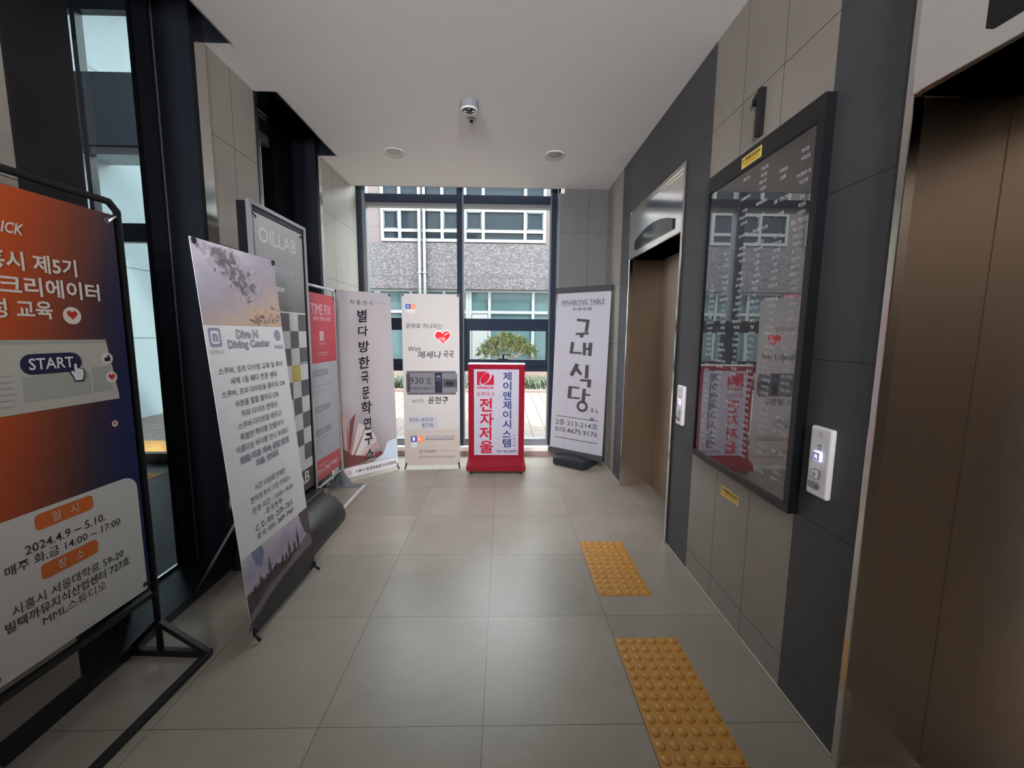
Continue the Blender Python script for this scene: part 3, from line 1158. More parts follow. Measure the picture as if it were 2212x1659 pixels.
WM = ink('warm_white', (222, 216, 206))
g.text('CLICK', S1(1.303), S1(1.403), T(1.730), T(1.765), WM, bold=0.02, shear=0.3)
g.textc('시흥시 제5기', S1(1.235), S1(1.549), T(1.650), 0.060, WM, bold=0.022)
g.textc('1인 크리에이터', S1(1.215), S1(1.621), T(1.573), 0.062, WM, bold=0.022)
g.textc('양성 교육', S1(1.235), S1(1.457), T(1.500), 0.060, WM, bold=0.022)
g.ellipse(S1(1.517), T(1.485), 0.030, 0.030, WM, 1)
g.heart(S1(1.517), T(1.486), 0.034, 0.032, ink('heart_red', (196, 54, 44)), 2)
PN = ink('page_grey', (190, 188, 180))
PN2 = ink('page_grey_dark', (168, 170, 164))
g.poly([(S1(1.16), T(1.170)), (S1(1.655), T(1.170)), (S1(1.655), T(1.19)), (S1(1.625), T(1.40)), (S1(1.16), T(1.405))], PN, 1)
g.poly([(S1(1.16), T(1.392)), (S1(1.626), T(1.387)), (S1(1.625), T(1.40)), (S1(1.16), T(1.405))], PN2, 2)
g.rect(S1(1.345), S1(1.55), T(1.205), T(1.285), PN2, 2)
g.rect(S1(1.56), S1(1.63), T(1.205), T(1.30), PN2, 2)
for i in range(6):
    g.rect(S1(1.20), S1(1.32), T(1.29 - 0.019 * i), T(1.295 - 0.019 * i), PN2, 2)
g.round_rect(S1(1.345), S1(1.528), T(1.290), T(1.357), 0.032, NAVY, 3)
g.text('START', S1(1.368), S1(1.502), T(1.305), T(1.343), WH, bold=0.012, layer=4)
hp = [(-0.004, 0.030), (-0.009, 0.026), (-0.009, -0.002), (-0.016, 0.005), (-0.022, 0.002), (-0.012, -0.020), (-0.010, -0.030), (0.014, -0.030), (0.020, -0.010), (0.020, 0.006), (0.014, 0.010), (0.009, 0.008), (0.006, 0.013), (0.0, 0.011), (0.0, 0.027)]
g.poly([(S1(1.510) + 1.22 * x, T(1.288) + 1.18 * z) for x, z in hp], NAVY, 5)
g.poly([(S1(1.510) + x, T(1.288) + z) for x, z in hp], WH, 6)
for yy, zz, cc in ((1.622, 1.328, NAVY), (1.632, 1.256, ink('heart_red', (196, 54, 44)))):
    g.ellipse(S1(yy), T(zz), 0.022, 0.022, WM, 3)
    if cc is NAVY:
        g.round_rect(S1(yy) - 0.011, S1(yy) + 0.012, T(zz) - 0.010, T(zz) + 0.004, 0.004, cc, 4)
        g.poly([(S1(yy) - 0.002, T(zz) + 0.003), (S1(yy) + 0.004, T(zz) + 0.014), (S1(yy) + 0.009, T(zz) + 0.012), (S1(yy) + 0.008, T(zz) + 0.003)], cc, 4)
    else:
        g.heart(S1(yy), T(zz), 0.026, 0.024, cc, 4)
g.ellipse(S1(1.625), T(1.075), 0.012, 0.012, WM, 3)
g.heart(S1(1.625), T(1.075), 0.013, 0.012, ink('heart_red', (196, 54, 44)), 4)
WP = ink('panel_white', (212, 212, 210))
g.round_rect(0.0, S1(1.690), 0.0, T(0.848), 0.055, WP, 1, only_top=True)
pill = uv_gradient('orange pill print', [(0.0, (206, 72, 28)), (0.5, (222, 116, 44)), (1, (226, 158, 60))])
for (a, c, z, tx) in ((1.328, 1.512, 0.806, '일   시'), (1.328, 1.512, 0.634, '장   소')):
    PRp = ink('orange_pill', (214, 110, 46))
    g.round_rect(S1(a), S1(c), T(z) - 0.027, T(z) + 0.027, 0.014, PRp, 2)
    g.textc(tx, S1(a) + 0.05, S1(c) - 0.05, T(z), 0.034, WM, layer=3)
DK = ink('grey_black', (46, 46, 48))
g.textc('2024.4.9 ~ 5.10.', S1(1.293), S1(1.550), T(0.730), 0.030, DK, bold=0.006)
g.textc('매주 화,금 14:00 ~ 17:00', S1(1.236), S1(1.605), T(0.688), 0.036, DK, bold=0.006)
g.textc('시흥시 서울대학로 59-20', S1(1.240), S1(1.603), T(0.556), 0.036, DK, bold=0.004)
g.textc('빌텍까뮤지식산업센터 727호', S1(1.218), S1(1.625), T(0.512), 0.036, DK, bold=0.012)
g.textc('MML스튜디오', S1(1.315), S1(1.525), T(0.470), 0.034, DK, bold=0.0)
g.grommets(0.026, MT['grey_metal'], BK)
g.build('banner', s1, loc=(0, 0, Z0))
b = MB()
pr_, pz = 0.305, 1.925
b.tube([(-pr_, 0.012, 0.02), (-pr_, 0.012, pz - 0.03), (-pr_ + 0.03, 0.012, pz), (pr_ - 0.03, 0.012, pz), (pr_, 0.012, pz - 0.03), (pr_, 0.012, 0.02)], 0.0125, MT['black_frame'], 12)
b.tube([(-pr_, 0.012, 0.30), (pr_, 0.012, 0.30)], 0.011, MT['black_frame'], 4, square=True)
b.build('frame', s1)
for s in (-1, 1):
    for t in (bh - 0.026, 0.026):
        b = MB()
        a_ = Vector((s * (bw / 2 - 0.02), -0.004, Z0 + t))
        c_ = Vector((s * (pr_ - 0.012), 0.006, Z0 + t + (0.025 if t > 1 else -0.02)))
        b.tube([a_, c_], 0.004, MT['white_plastic'] if t > 1 else MT['black_frame'], 8)
        b.build('tie', s1)
    b = MB()
    b.box(s * pr_ - 0.014, s * pr_ + 0.014, -0.215, 0.165, 0.0, 0.028, MT['black_frame'], 0.002)
    b.build('foot', s1)
    for q in (-0.20, 0.15):
        b = MB()
        b.tube([(s * pr_, q, 0.02), (s * pr_, 0.012 + 0.006 * (1 if q > 0 else -1), 0.155)], 0.011, MT['black_frame'], 4, square=True)
        b.build('brace', s1)
for q in (-0.205, 0.155):
    b = MB()
    b.box(-pr_, pr_, q - 0.013, q + 0.013, 0.0, 0.026, MT['black_frame'], 0.002)
    b.build('base_bar', s1)

# ---- diving centre banner leaning back on its pole
lean2 = math.asin(0.146 / 1.8)
s2 = thing('banner_stand', 'grey diving centre banner leaning back on a thin pole beside the orange banner', 'banner stand', (-1.140, 2.106, 0), PI / 2 - 0.03)
bg2 = ink('banner_grey', (226, 227, 231), 0.38)
photo = uv_gradient('underwater picture print with reflection haze', [(0.02, (206, 176, 150)), (0.16, (186, 170, 166)), (0.36, (172, 162, 172)), (0.6, (178, 172, 190)), (0.9, (204, 200, 216))], (-0.45, 0.85), 0.35, 0.7, 3.2, offset=0.22)  # washed-out haze of reflected window light is blended into the picture colours
snow = uv_gradient('dusk snow picture print', [(0.0, (30, 30, 36)), (0.22, (52, 48, 54)), (0.34, (122, 112, 122)), (0.55, (178, 170, 186)), (0.75, (160, 156, 182)), (1.0, (196, 190, 200))], (0.1, 0.95), 0.4, 0.55, 4.0)
g = Sheet(0.6, 1.8, bg2, nx=4, nz=12)
g.rect(0, 0.6, 1.437, 1.8, photo, 1)
rng = random.Random(3)
fish = [ink('cloud%d' % i, c, 0.38) for i, c in enumerate(((150, 138, 148), (176, 166, 178), (190, 168, 150), (206, 176, 146), (132, 122, 132)))]
mass = [ink('haze%d' % i, c, 0.38) for i, c in enumerate(((180, 170, 182), (184, 175, 184), (186, 178, 188), (190, 181, 188), (182, 174, 188)))]
for i in range(210):      # soft mauve shape built from many faint dabs
    u_ = rng.random()
    x = 0.16 + 0.20 * u_ + rng.gauss(0, 0.045)
    z = 1.775 - 0.19 * u_ + rng.gauss(0, 0.035)
    if 0.03 < x < 0.56 and 1.47 < z < 1.785:
        g.ellipse(x, z, rng.uniform(0.008, 0.026), rng.uniform(0.006, 0.016), mass[rng.randrange(5)], 2, rng.uniform(-1, 1), 9)
for i in range(60):
    x = rng.uniform(0.33, 0.585)
    z = 1.437 + 0.012 + abs(rng.gauss(0, 0.035)) + max(0, (x - 0.45)) * 0.15
    g.ellipse(x, min(z, 1.62), rng.uniform(0.006, 0.022), rng.uniform(0.004, 0.010), fish[rng.choice((1, 2, 3, 3, 4))], 3, rng.uniform(-0.6, 0.6), 9)
lg = ink('logo_lilac', (148, 150, 174), 0.4)
lt = ink('logo_outline', (182, 184, 196), 0.4)
g.round_rect(0.020, 0.095, 1.340, 1.424, 0.014, lg, 1)
g.round_rect(0.032, 0.083, 1.353, 1.411, 0.010, bg2, 2)
g.text('n', 0.042, 0.073, 1.364, 1.400, lg, bold=0.05, layer=3)
g.text('DIVE N', 0.016, 0.098, 1.310, 1.328, lt, bold=0.01)
g.textc('Dive N', 0.199, 0.365, 1.397, 0.044, ink('title_grey', (132, 134, 144)), bold=0.045)
g.textc('Dive N', 0.203, 0.361, 1.397, 0.036, lt, layer=3)
g.textc('Diving Center', 0.131, 0.460, 1.345, 0.052, ink('title_grey', (132, 134, 144)), bold=0.045)
g.textc('Diving Center', 0.135, 0.456, 1.346, 0.044, lt, layer=3)
g.ellipse(0.540, 1.388, 0.030, 0.030, lg, 1)
for q in (-0.014, 0, 0.014):
    g.rect(0.512, 0.568, 1.387 + q, 1.3895 + q, lt, 2)
g.text('PADI', 0.500, 0.578, 1.316, 1.336, lg, bold=0.03)
TX = ink('body_grey', (84, 84, 90), 0.4)
L = [('스쿠버, 프리 다이빙 교육 및 투어', .045, .549, 1.232), ('세계 1등 패디 전문 센터', .111, .482, 1.181), ('스쿠버, 프리 다이빙을 몰라도 OK', .043, .552, 1.127), ('수영을 할줄 몰라도 OK', .12, .477, 1.074), ('저희 다이브 엔에서', .152, .447, 1.022),
     ('스쿠버 다이빙을 배우고', .117, .475, .969), ('특별한 취미를 만들어서', .12, .482, .916), ('아름다운 바다를 만나 보세요.', .08, .521, .864),
     ('시간 나실때 언제든', .168, .436, .656), ('편하게 와서 구경 하세요~', .124, .479, .604), ('운영 시간 : 10:00~18:00', .126, .487, .552)]
for tx, a, c, z in L:
    g.textc(tx, a, c, z, 0.033, TX, bold=0.006)
for tx, a, c, z in (('- 문 의 전 화 -', .209, .385, .511), ('C . D : 010 - 2179 - 7313', .13, .459, .463), ('강 사 : 010 - 2609 -7907', .132, .459, .421)):
    g.textc(tx, a, c, z, 0.031, TX, bold=0.022)
bl = ink('slate_blue', (104, 116, 138), 0.4)
g.textc('맞춤 제공 계속 상담 환영', .096, .512, .811, .038, bl, bold=0.06)
g.textc('맞춤 제공 계속 상담 환영', .098, .510, .811, .034, lt, layer=3)
g.textc('오픈. 안내요', .202, .401, .768, .036, bl, bold=0.06)
g.textc('오픈. 안내요', .204, .399, .768, .032, lt, layer=3)
g.rect(0, 0.6, 0.0, 0.372, snow, 1)
g.poly([(0.07, 0.372), (0.15, 0.372), (0.165, 0.33), (0.13, 0.27), (0.095, 0.30)], ink('snow_blue', (112, 122, 158), 0.4), 2)
dkp = [ink('peak%d' % i, c, 0.4) for i, c in enumerate(((58, 48, 50), (44, 42, 48), (112, 104, 108), (26, 28, 34), (78, 70, 80)))]
g.poly([(0, 0), (0.6, 0), (0.6, 0.19), (0.5, 0.17), (0.42, 0.21), (0.33, 0.19), (0.24, 0.22), (0.12, 0.19), (0, 0.20)], dkp[0], 2)
g.poly([(0, 0.10), (0.16, 0.15), (0.36, 0.165), (0.6, 0.24), (0.6, 0.15), (0.34, 0.135), (0.14, 0.10), (0, 0.06)], dkp[2], 3)
g.poly([(0, 0), (0.6, 0), (0.6, 0.13), (0.33, 0.125), (0.15, 0.085), (0, 0.03)], dkp[3], 4)
g.poly([(0.50, 0.372), (0.6, 0.372), (0.6, 0.20), (0.545, 0.24), (0.52, 0.30)], dkp[4], 3)
for x, z, h in ((0.11, 0.19, 0.06), (0.19, 0.205, 0.09), (0.13, 0.19, 0.03), (0.16, 0.19, 0.035), (0.06, 0.19, 0.03), (0.30, 0.2, 0.05), (0.37, 0.2, 0.085), (0.42, 0.21, 0.05), (0.46, 0.20, 0.12), (0.24, 0.2, 0.035), (0.335, 0.2, 0.04), (0.09, 0.19, 0.022)):
    g.poly([(x - 0.006, z - 0.02), (x + 0.006, z - 0.02), (x + 0.009, z + h * 0.4), (x + 0.003, z + h * 0.7), (x, z + h), (x - 0.003, z + h * 0.7), (x - 0.008, z + h * 0.4)], dkp[1], 5)
g.grommets(0.014, MT['grey_metal'], BK)
g.build('banner', s2, loc=(0, 0, 0.03), rot=(-lean2, 0, 0))
x_stand(s2, 0.6, 1.8, lean2, 0.03, leg=0.42, hub_z=0.66)

# ---- grey checked banner in a tall tube frame on a water-filled base
s3 = thing('banner_stand', 'grey and black checked banner on a fat black water base behind the diving banner', 'banner stand', (-1.42, 2.785, 0), PI / 2)
g3 = uv_gradient('grey header print', [(0.0, (112, 112, 116)), (0.4, (158, 158, 162)), (1.0, (196, 196, 202))], (0, 1))
g = Sheet(0.58, 1.82, ink('chk_white', (222, 221, 226)), nx=1, nz=1)
DG = ink('chk_dark', (88, 86, 92))
o3 = 2.495
z3 = 0.29
g.rect(0, 0.58, 1.565 - z3, 1.82, g3, 1)
HW = ink('header_white', (226, 226, 228))
g.text('OILLAB', 0.045, 0.488, 1.955 - z3, 2.045 - z3, HW, bold=0.012, layer=2)
HG = ink('header_grey', (190, 190, 194))
g.text('Aroma & Heritage', 0.14, 0.42, 1.882 - z3, 1.905 - z3, HG, layer=2)
g.rect(0.12, 0.50, 1.826 - z3, 1.832 - z3, HG, 2)
g.rect(0.12, 0.44, 1.806 - z3, 1.812 - z3, HG, 2)
g.text('HOUR', 0.10, 0.20, 1.735 - z3, 1.757 - z3, HW, layer=2)
for q, (a, c) in enumerate(((0.12, 0.30), (0.12, 0.22), (0.12, 0.215))):
    z = 1.700 - 0.042 * q - z3
    g.rect(a, c, z - 0.013, z + 0.013, HW, 2)
g.text('0900 - 1930', 0.155, 0.285, 1.693 - z3, 1.708 - z3, DG, layer=3, res=1)
g.text('2030', 0.14, 0.205, 1.651 - z3, 1.665 - z3, DG, layer=3, res=1)
cs = 0.1152
for r_ in range(10):
    zt = 1.553 - z3 - cs * r_
    for c_ in range(5):
        x0 = 0.004 + c_ * 0.1148
        dark = (r_ + c_) % 2 == 0
        if r_ == 3 and c_ == 3:
            g.rect(x0, x0 + 0.1148, zt - cs, zt, ink('chk_yellow', (206, 190, 84)), 2)
        elif r_ == 9:
            continue
        elif dark and not (r_ == 4 and c_ == 3):
            g.rect(x0 + 0.001, x0 + 0.1138, zt - cs, zt, DG, 1)
g.rect(0.475, 0.57, 1.553 - z3 - 3 * cs + 0.006, 1.553 - z3 - 3 * cs + 0.012, HW, 3)
g.rect(0, 0.58, 0, 1.553 - z3 - 9.6 * cs, ink('foot_dark', (52, 52, 58)), 2)
g.text('OILLAB', 0.06, 0.515, 0.345 - z3, 0.435 - z3, HW, bold=0.02, layer=3)
g.grommets(0.022, BK, BK)
g.build('banner', s3, loc=(0.0, 0, z3))
b = MB()
fw = 0.325
b.tube([(-fw, 0, 0.20), (-fw, 0, 2.155), (fw, 0, 2.155), (fw, 0, 0.20)], 0.0105, MT['silver'], 4, square=True)
b.build('frame', s3)
b = MB()
for s in (-1, 1):
    b.box(s * fw - 0.012, s * fw + 0.012, 0.011, 0.06, 0.20, 2.155, MT['black_frame'])
    b.box(s * fw - (0.020 if s > 0 else -0.006), s * fw - (0.006 if s > 0 else -0.020), -0.003, 0.055, 0.22, 2.14, MT['black_frame'])
b.box(-fw + 0.01, fw - 0.01, 0.0, 0.05, 2.115, 2.146, MT['black_frame'])
b.box(-fw, fw, 0.0, 0.05, 0.20, 0.26, MT['black_frame'])
b.build('inner_frame', s3)
for s in (-1, 1):
    for t in (1.80, 0.03):
        b = MB()
        b.tube([(s * 0.268, -0.003, z3 + t), (s * 0.312, 0.0, z3 + t + (0.02 if t > 1 else -0.015))], 0.0035, MT['black_frame'], 6)
        b.build('tie', s3)
b = MB()      # rotationally moulded tank: long half-round body, swollen ends
secs = []
prof = [(-0.21, 0.0), (-0.215, 0.05), (-0.195, 0.125), (-0.145, 0.185), (-0.07, 0.215), (0.0, 0.222), (0.07, 0.215), (0.145, 0.185), (0.195, 0.125), (0.215, 0.05), (0.21, 0.0)]
stations = [(-0.385, 0.55), (-0.375, 0.80), (-0.345, 0.95), (-0.29, 1.0), (0.27, 1.0), (0.325, 0.95), (0.352, 0.80), (0.362, 0.55)]
t_ = bmesh.new()
rings = []
for x, k in stations:
    rings.append([t_.verts.new((x, y * (0.8 + 0.2 * k), z * k + 0.0)) for y, z in prof])
for A, B in zip(rings, rings[1:]):
    for j in range(len(prof) - 1):
        f = t_.faces.new((A[j], A[j + 1], B[j + 1], B[j]))
        f.smooth = True
    t_.faces.new((A[0], B[0], B[-1], A[-1]))
t_.faces.new(rings[0])
t_.faces.new(rings[-1][::-1])
bmesh.ops.recalc_face_normals(t_, faces=t_.faces[:])
b.merge(t_, MT['black_plastic'])
b.build('water_base', s3)
b = MB()
b.box(-0.36, 0.345, -0.055, 0.075, 0.185, 0.245, MT['black_plastic'], 0.012)
b.build('clamp_rail', s3)

# ---- red TIME FIX banner in a white tube stand
s4 = thing('banner_stand', 'red and pale grey banner in a white tube stand on grey feet', 'banner stand', (-1.485, 3.50, 0), PI / 2)
RD = uv_gradient('red banner print', [(0, (196, 48, 68)), (1, (206, 62, 80))], (0, 1))
g = Sheet(0.53, 1.515, ink('fix_white', (212, 216, 224)), nx=1, nz=1)
z4 = 0.225
o4 = 3.2375
g.rect(0, 0.53, 1.184 - z4, 1.515, RD, 1)
g.poly([(0, 0), (0.53, 0), (0.53, 0.371 - z4 + 0.01), (0, 0.405 - z4)], ink('fix_red', (200, 74, 84)), 1)
PW = ink('fix_text', (232, 216, 222))
g.textc('TIME FIX', 0.075, 0.455, 1.613 - z4, 0.082, PW, bold=-0.004, layer=2)
g.textc('세월의 흔적을 복원함', 0.10, 0.44, 1.541 - z4, 0.036, PW, layer=2)
g.rect(0.205, 0.285, 1.36 - z4, 1.44 - z4, ink('fix_square', (206, 170, 180)), 2)
g.textc('타임픽스 복원', 0.19, 0.32, 1.337 - z4, 0.014, PW, layer=2, res=1)
g.rect(0.19, 0.33, 1.262 - z4, 1.266 - z4, PW, 2)
g.rect(0.16, 0.36, 1.245 - z4, 1.248 - z4, PW, 2)
PL = ink('fix_pill', (150, 152, 160))
PG = ink('fix_grey', (176, 180, 190))
for z, c in ((1.104, 0.345), (0.811, 0.36), (0.622, 0.36)):
    g.round_rect(0.02, c, z - z4 - 0.027, z - z4 + 0.027, 0.026, PL, 1)
    g.rect(0.10, 0.24, z - z4 - 0.006, z - z4 + 0.006, PG, 2)
for z, c in ((1.045, 0.30), (1.0, 0.42), (0.955, 0.28), (0.750, 0.26), (0.565, 0.30), (0.53, 0.22)):
    g.rect(0.04, c, z - z4 - 0.006, z - z4 + 0.006, PG, 1)
g.textc('상담문의', 0.10, 0.24, 0.345 - z4, 0.020, PW, layer=2, res=1)
g.textc('010 2967 9005', 0.06, 0.47, 0.298 - z4, 0.042, PW, bold=0.01, layer=2)
g.grommets(0.018, BK, BK)
thin(ink('fix_white', ()), 0.3)
g.build('banner', s4, loc=(0.0, 0, z4))
b = MB()
b.tube([(-0.29, 0.012, 0.115), (-0.29, 0.012, 1.795), (0.29, 0.012, 1.795), (0.29, 0.012, 0.115)], 0.011, MT['white_metal'], 12)
b.tube([(-0.29, 0.012, 0.165), (0.29, 0.012, 0.165)], 0.010, MT['white_metal'], 12)
b.build('frame', s4)
for s in (-1, 1):
    b = MB()
    b.box(s * 0.29 - 0.014, s * 0.29 + 0.014, -0.20, 0.20, 0.0, 0.03, MT['grey_metal'], 0.003)
    b.build('foot', s4)
    b = MB()
    b.tube([(s * 0.29, 0.012, 0.02), (s * 0.29, 0.012, 0.26)], 0.0145, MT['grey_metal'], 12)
    b.build('socket', s4)
    for q in (-1, 1):
        t_ = MB()
        t_.prism([(-0.004, 0.03), (0.09, 0.03), (0.0, 0.165), (-0.004, 0.165)], -0.004, 0.004, MT['grey_metal'])
        t_.build('gusset', s4, loc=(s * 0.29, 0.012 + q * 0.012, 0), rot=(0, 0, q * PI / 2))
    for t in (1.495, 0.02):
        b = MB()
        b.tube([(s * 0.247, -0.003, z4 + t), (s * 0.282, 0.004, z4 + t + (0.02 if t > 1 else -0.02))], 0.0035, MT['black_frame'], 6)
        b.build('tie', s4)
b = MB()
b.box(-0.29, 0.29, -0.215, -0.19, 0.0, 0.026, MT['white_metal'], 0.003)
b.build('base_bar', s4)

# ---- calligraphy banner across the corner
a5 = math.atan2(4.293 - 3.919, -1.12 + 1.496)
s5 = thing('banner_stand', 'white banner with one column of brush lettering over an open book print', 'banner stand', (-1.305, 4.11, 0), a5)
lean5 = 0.042
soft = uv_gradient('soft lilac banner print', [(0.0, (150, 120, 124)), (0.12, (186, 164, 166)), (0.26, (206, 200, 206)), (0.42, (232, 230, 236)), (1.0, (224, 223, 230))], (0.22, 0.92))
g = Sheet(0.58, 1.79, soft, nx=2, nz=8)
page = [ink('page%d' % i, c) for i, c in enumerate(((112, 66, 66), (150, 112, 110), (176, 150, 148), (196, 178, 176), (202, 196, 198), (190, 204, 220)))]
g.poly([(0.0, 0.105), (0.17, 0.108), (0.02, 0.62), (0.0, 0.64)], page[1], 1)
g.poly([(0.03, 0.13), (0.06, 0.62), (0.005, 0.60)], page[2], 2)
g.poly([(0.04, 0.12), (0.144, 0.618), (0.085, 0.55)], page[0], 3)
g.poly([(0.05, 0.12), (0.24, 0.478), (0.17, 0.52)], page[3], 3)
g.poly([(0.08, 0.12), (0.335, 0.374), (0.25, 0.47)], page[4], 3)
g.poly([(0.10, 0.12), (0.353, 0.309), (0.335, 0.37), (0.14, 0.20)], page[3], 4)
g.poly([(0.10, 0.12), (0.379, 0.241), (0.36, 0.30), (0.16, 0.18)], page[2], 5)
g.poly([(0.0, 0.105), (0.36, 0.14), (0.412, 0.164), (0.395, 0.20), (0.22, 0.18), (0.08, 0.22), (0.0, 0.30)], page[0], 6)
g.poly([(0.30, 0.105), (0.58, 0.10), (0.58, 0.30), (0.47, 0.28), (0.42, 0.17)], page[5], 2)
g.rect(0, 0.58, 0, 0.100, ink('band_white', (218, 216, 222)), 7)
for i in range(8):
    an = 2 * PI * i / 8
    g.ellipse(0.056 + 0.014 * math.cos(an), 0.049 + 0.014 * math.sin(an), 0.0045, 0.0045, ink('sun_red', (190, 84, 90)), 8, n=8)
g.textc('시흥시 평생학습동아리연합회', 0.108, 0.550, 0.046, 0.034, BK, bold=0.02, layer=8)
g.textc('작 품 전 시', 0.152, 0.384, 1.683, 0.044, BK, layer=1)
g.textc('(719호)', 0.410, 0.533, 1.688, 0.030, ink('lilac_text', (150, 148, 160)), layer=1, shear=0.2)
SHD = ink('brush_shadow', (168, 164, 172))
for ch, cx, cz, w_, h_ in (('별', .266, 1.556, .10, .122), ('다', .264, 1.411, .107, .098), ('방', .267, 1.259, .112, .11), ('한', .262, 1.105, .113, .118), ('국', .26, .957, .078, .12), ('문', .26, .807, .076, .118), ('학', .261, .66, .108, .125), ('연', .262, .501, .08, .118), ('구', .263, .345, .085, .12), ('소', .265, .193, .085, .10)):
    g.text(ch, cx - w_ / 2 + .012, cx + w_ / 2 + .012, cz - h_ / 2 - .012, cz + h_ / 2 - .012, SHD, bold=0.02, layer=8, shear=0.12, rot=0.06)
    g.text(ch, cx - w_ / 2, cx + w_ / 2, cz - h_ / 2, cz + h_ / 2, BK, bold=0.022, layer=9, shear=0.12, rot=0.06)
g.grommets(0.014, MT['grey_metal'], BK)
thin(soft, 0.62)
g.build('banner', s5, loc=(0, 0, 0.035), rot=(-lean5, 0, 0))
x_stand(s5, 0.58, 1.79, lean5, 0.035, leg=0.30)

# ---- white banner with the red heart
s6 = thing('banner_stand', 'white handwritten banner with a red heart in front of the end window', 'banner stand', (-0.738, 4.335, 0), 0.05)
g = Sheet(0.58, 1.79, ink('heart_banner_white', (194, 190, 190)), nx=2, nz=6)
IB, IO, IG = ink('ik_blue', (62, 84, 168)), ink('ik_orange', (226, 126, 92)), ink('ik_grey', (186, 186, 188))
for (x0, x1, x2, z1, z2, z3_) in ((.041, .089, .136, 1.685, 1.638, 1.594), (.066, .128, .193, .319, .255, .195)):
    g.rect(x0, x1, z2, z1, IB, 2)
    g.rect(x1, x2, z2, z1, IO, 2)
    g.rect(x0, x1 if z1 < 1 else x2, z3_, z2 - .003, IG, 2)
    g.text('I', x0 + .020, x1 - .020, z2 + .012, z1 - .012, WH, bold=0.02, layer=3)
    g.text('K', x1 + .014, x2 - .014, z2 + .012, z1 - .012, ink('ik_pale', (232, 186, 166)), bold=0.02, layer=3)
g.textc('문화로 하나되는', .04, .406, 1.467, .052, BK, shear=0.1)
g.heart(.411, 1.347, .172, .150, WH, 1, 0.06)
g.heart(.411, 1.347, .155, .134, ink('heart_bright', (206, 44, 52)), 2, 0.06)
g.textc('인천', .365, .432, 1.332, .046, WH, layer=3)
g.poly([(.425, 1.375), (.44, 1.392), (.468, 1.398), (.468, 1.39), (.445, 1.384), (.432, 1.37)], WH, 3)
g.textc('With', .059, .185, 1.232, .046, BK, shear=0.15)
g.textc('메세나', .156, .394, 1.174, .076, BK, bold=0.006, shear=0.15)
g.textc('국국', .413, .522, 1.178, .074, BK, bold=0.006, shear=0.15)
g.textc('with', .08, .208, .697, .052, ink('pencil_grey', (112, 112, 118)))
g.textc('윤현구', .251, .458, .700, .076, BK, bold=0.012, shear=0.1)
g.rect(.07, .50, .636, .639, IG, 1)
g.rect(0, .58, 0, .389, ink('beige_band', (204, 194, 188)), 1)
g.textc('2022 인천코리아아트페스티벌', .219, .514, .307, .027, ink('slate_text', (104, 110, 140)), bold=0.008, layer=3)
g.textc('2022 INCHEON KOREA ART FESTIVAL', .219, .514, .281, .016, NAVY, bold=0.02, layer=3)
g.textc('인천미술협회', .190, .320, .151, .033, ink('grey_black', (46, 46, 48)), layer=3)
g.ring(.166, .151, .009, .014, ink('grey_black', (46, 46, 48)), 3, 16)
g.textc('(사)한국미술협회 인천광역시지회', .333, .511, .158, .016, ink('pencil_grey', (112, 112, 118)), layer=3, res=1)
g.rect(.333, .511, .140, .142, IG, 3)
g.textc('주 최', .075, .11, .151, .014, IG, layer=3, res=1)
g.textc('주 관', .075, .11, .089, .014, IG, layer=3, res=1)
g.textc('2022 인천코리아아트페스티벌 운영위원회', .149, .521, .089, .027, ink('pencil_dark', (84, 84, 90)), layer=3)
g.grommets(0.014, MT['grey_metal'], BK)
thin(ink('heart_banner_white', ()), 0.3)
thin(ink('beige_band', ()), 0.4)
bn = g.build('banner', s6, loc=(0, 0, 0.035))
# papers taped on the banner
g = Sheet(.502, .246, ink('taped_grey', (84, 84, 90)), 0.001, x0=0)
g.rect(.006, .496, .020, .226, ink('taped_plate', (106, 106, 112)), 1)
g.rect(-.008, 0.03, .03, .222, ink('taped_grey', (84, 84, 90)), 1)
g.rect(.47, .518, .03, .222, ink('taped_plate', (106, 106, 112)), 1)
g.text('930', .028, .172, .112, .183, ink('plate_text', (46, 46, 54)), layer=2)
g.text('호', .192, .257, .112, .180, ink('plate_text', (46, 46, 54)), layer=2)
g.text('한국환경미술연구소', .019, .276, .049, .079, ink('plate_text', (46, 46, 54)), bold=0.01, layer=2)
g.round_rect(.286, .361, .019, .227, .006, ink('keypad', (40, 42, 54)), 2)
g.round_rect(.294, .353, .140, .205, .004, ink('keypad_screen', (62, 66, 80)), 3)
g.rect(.308, .34, .188, .196, ink('keypad_light', (160, 160, 170)), 4)
g.rect(.366, .516, .075, .164, ink('keypad_box', (72, 72, 78)), 2)
g.ellipse(.44, .115, .05, .026, ink('keypad', (40, 42, 54)), 3)
g.build('taped_notice', bn, loc=(-.29 + .038, -0.005, .759))
g = Sheet(.284, .059, ink('phone_paper', (160, 160, 172)), 0.001, x0=0)
g.rect(.128, .284, -.056, .001, ink('phone_paper', (160, 160, 172)), 1)
g.text('010- 8374', .006, .248, .012, .05, ink('plate_text', (46, 46, 54)), bold=-0.012, layer=2)
g.text('8778', .136, .248, -.048, -.008, ink('plate_text', (46, 46, 54)), bold=-0.012, layer=2)
g.build('taped_number', bn, loc=(-.29 + .051, -0.005, .462))
x_stand(s6, 0.58, 1.79, 0.0, 0.035, leg=0.38)

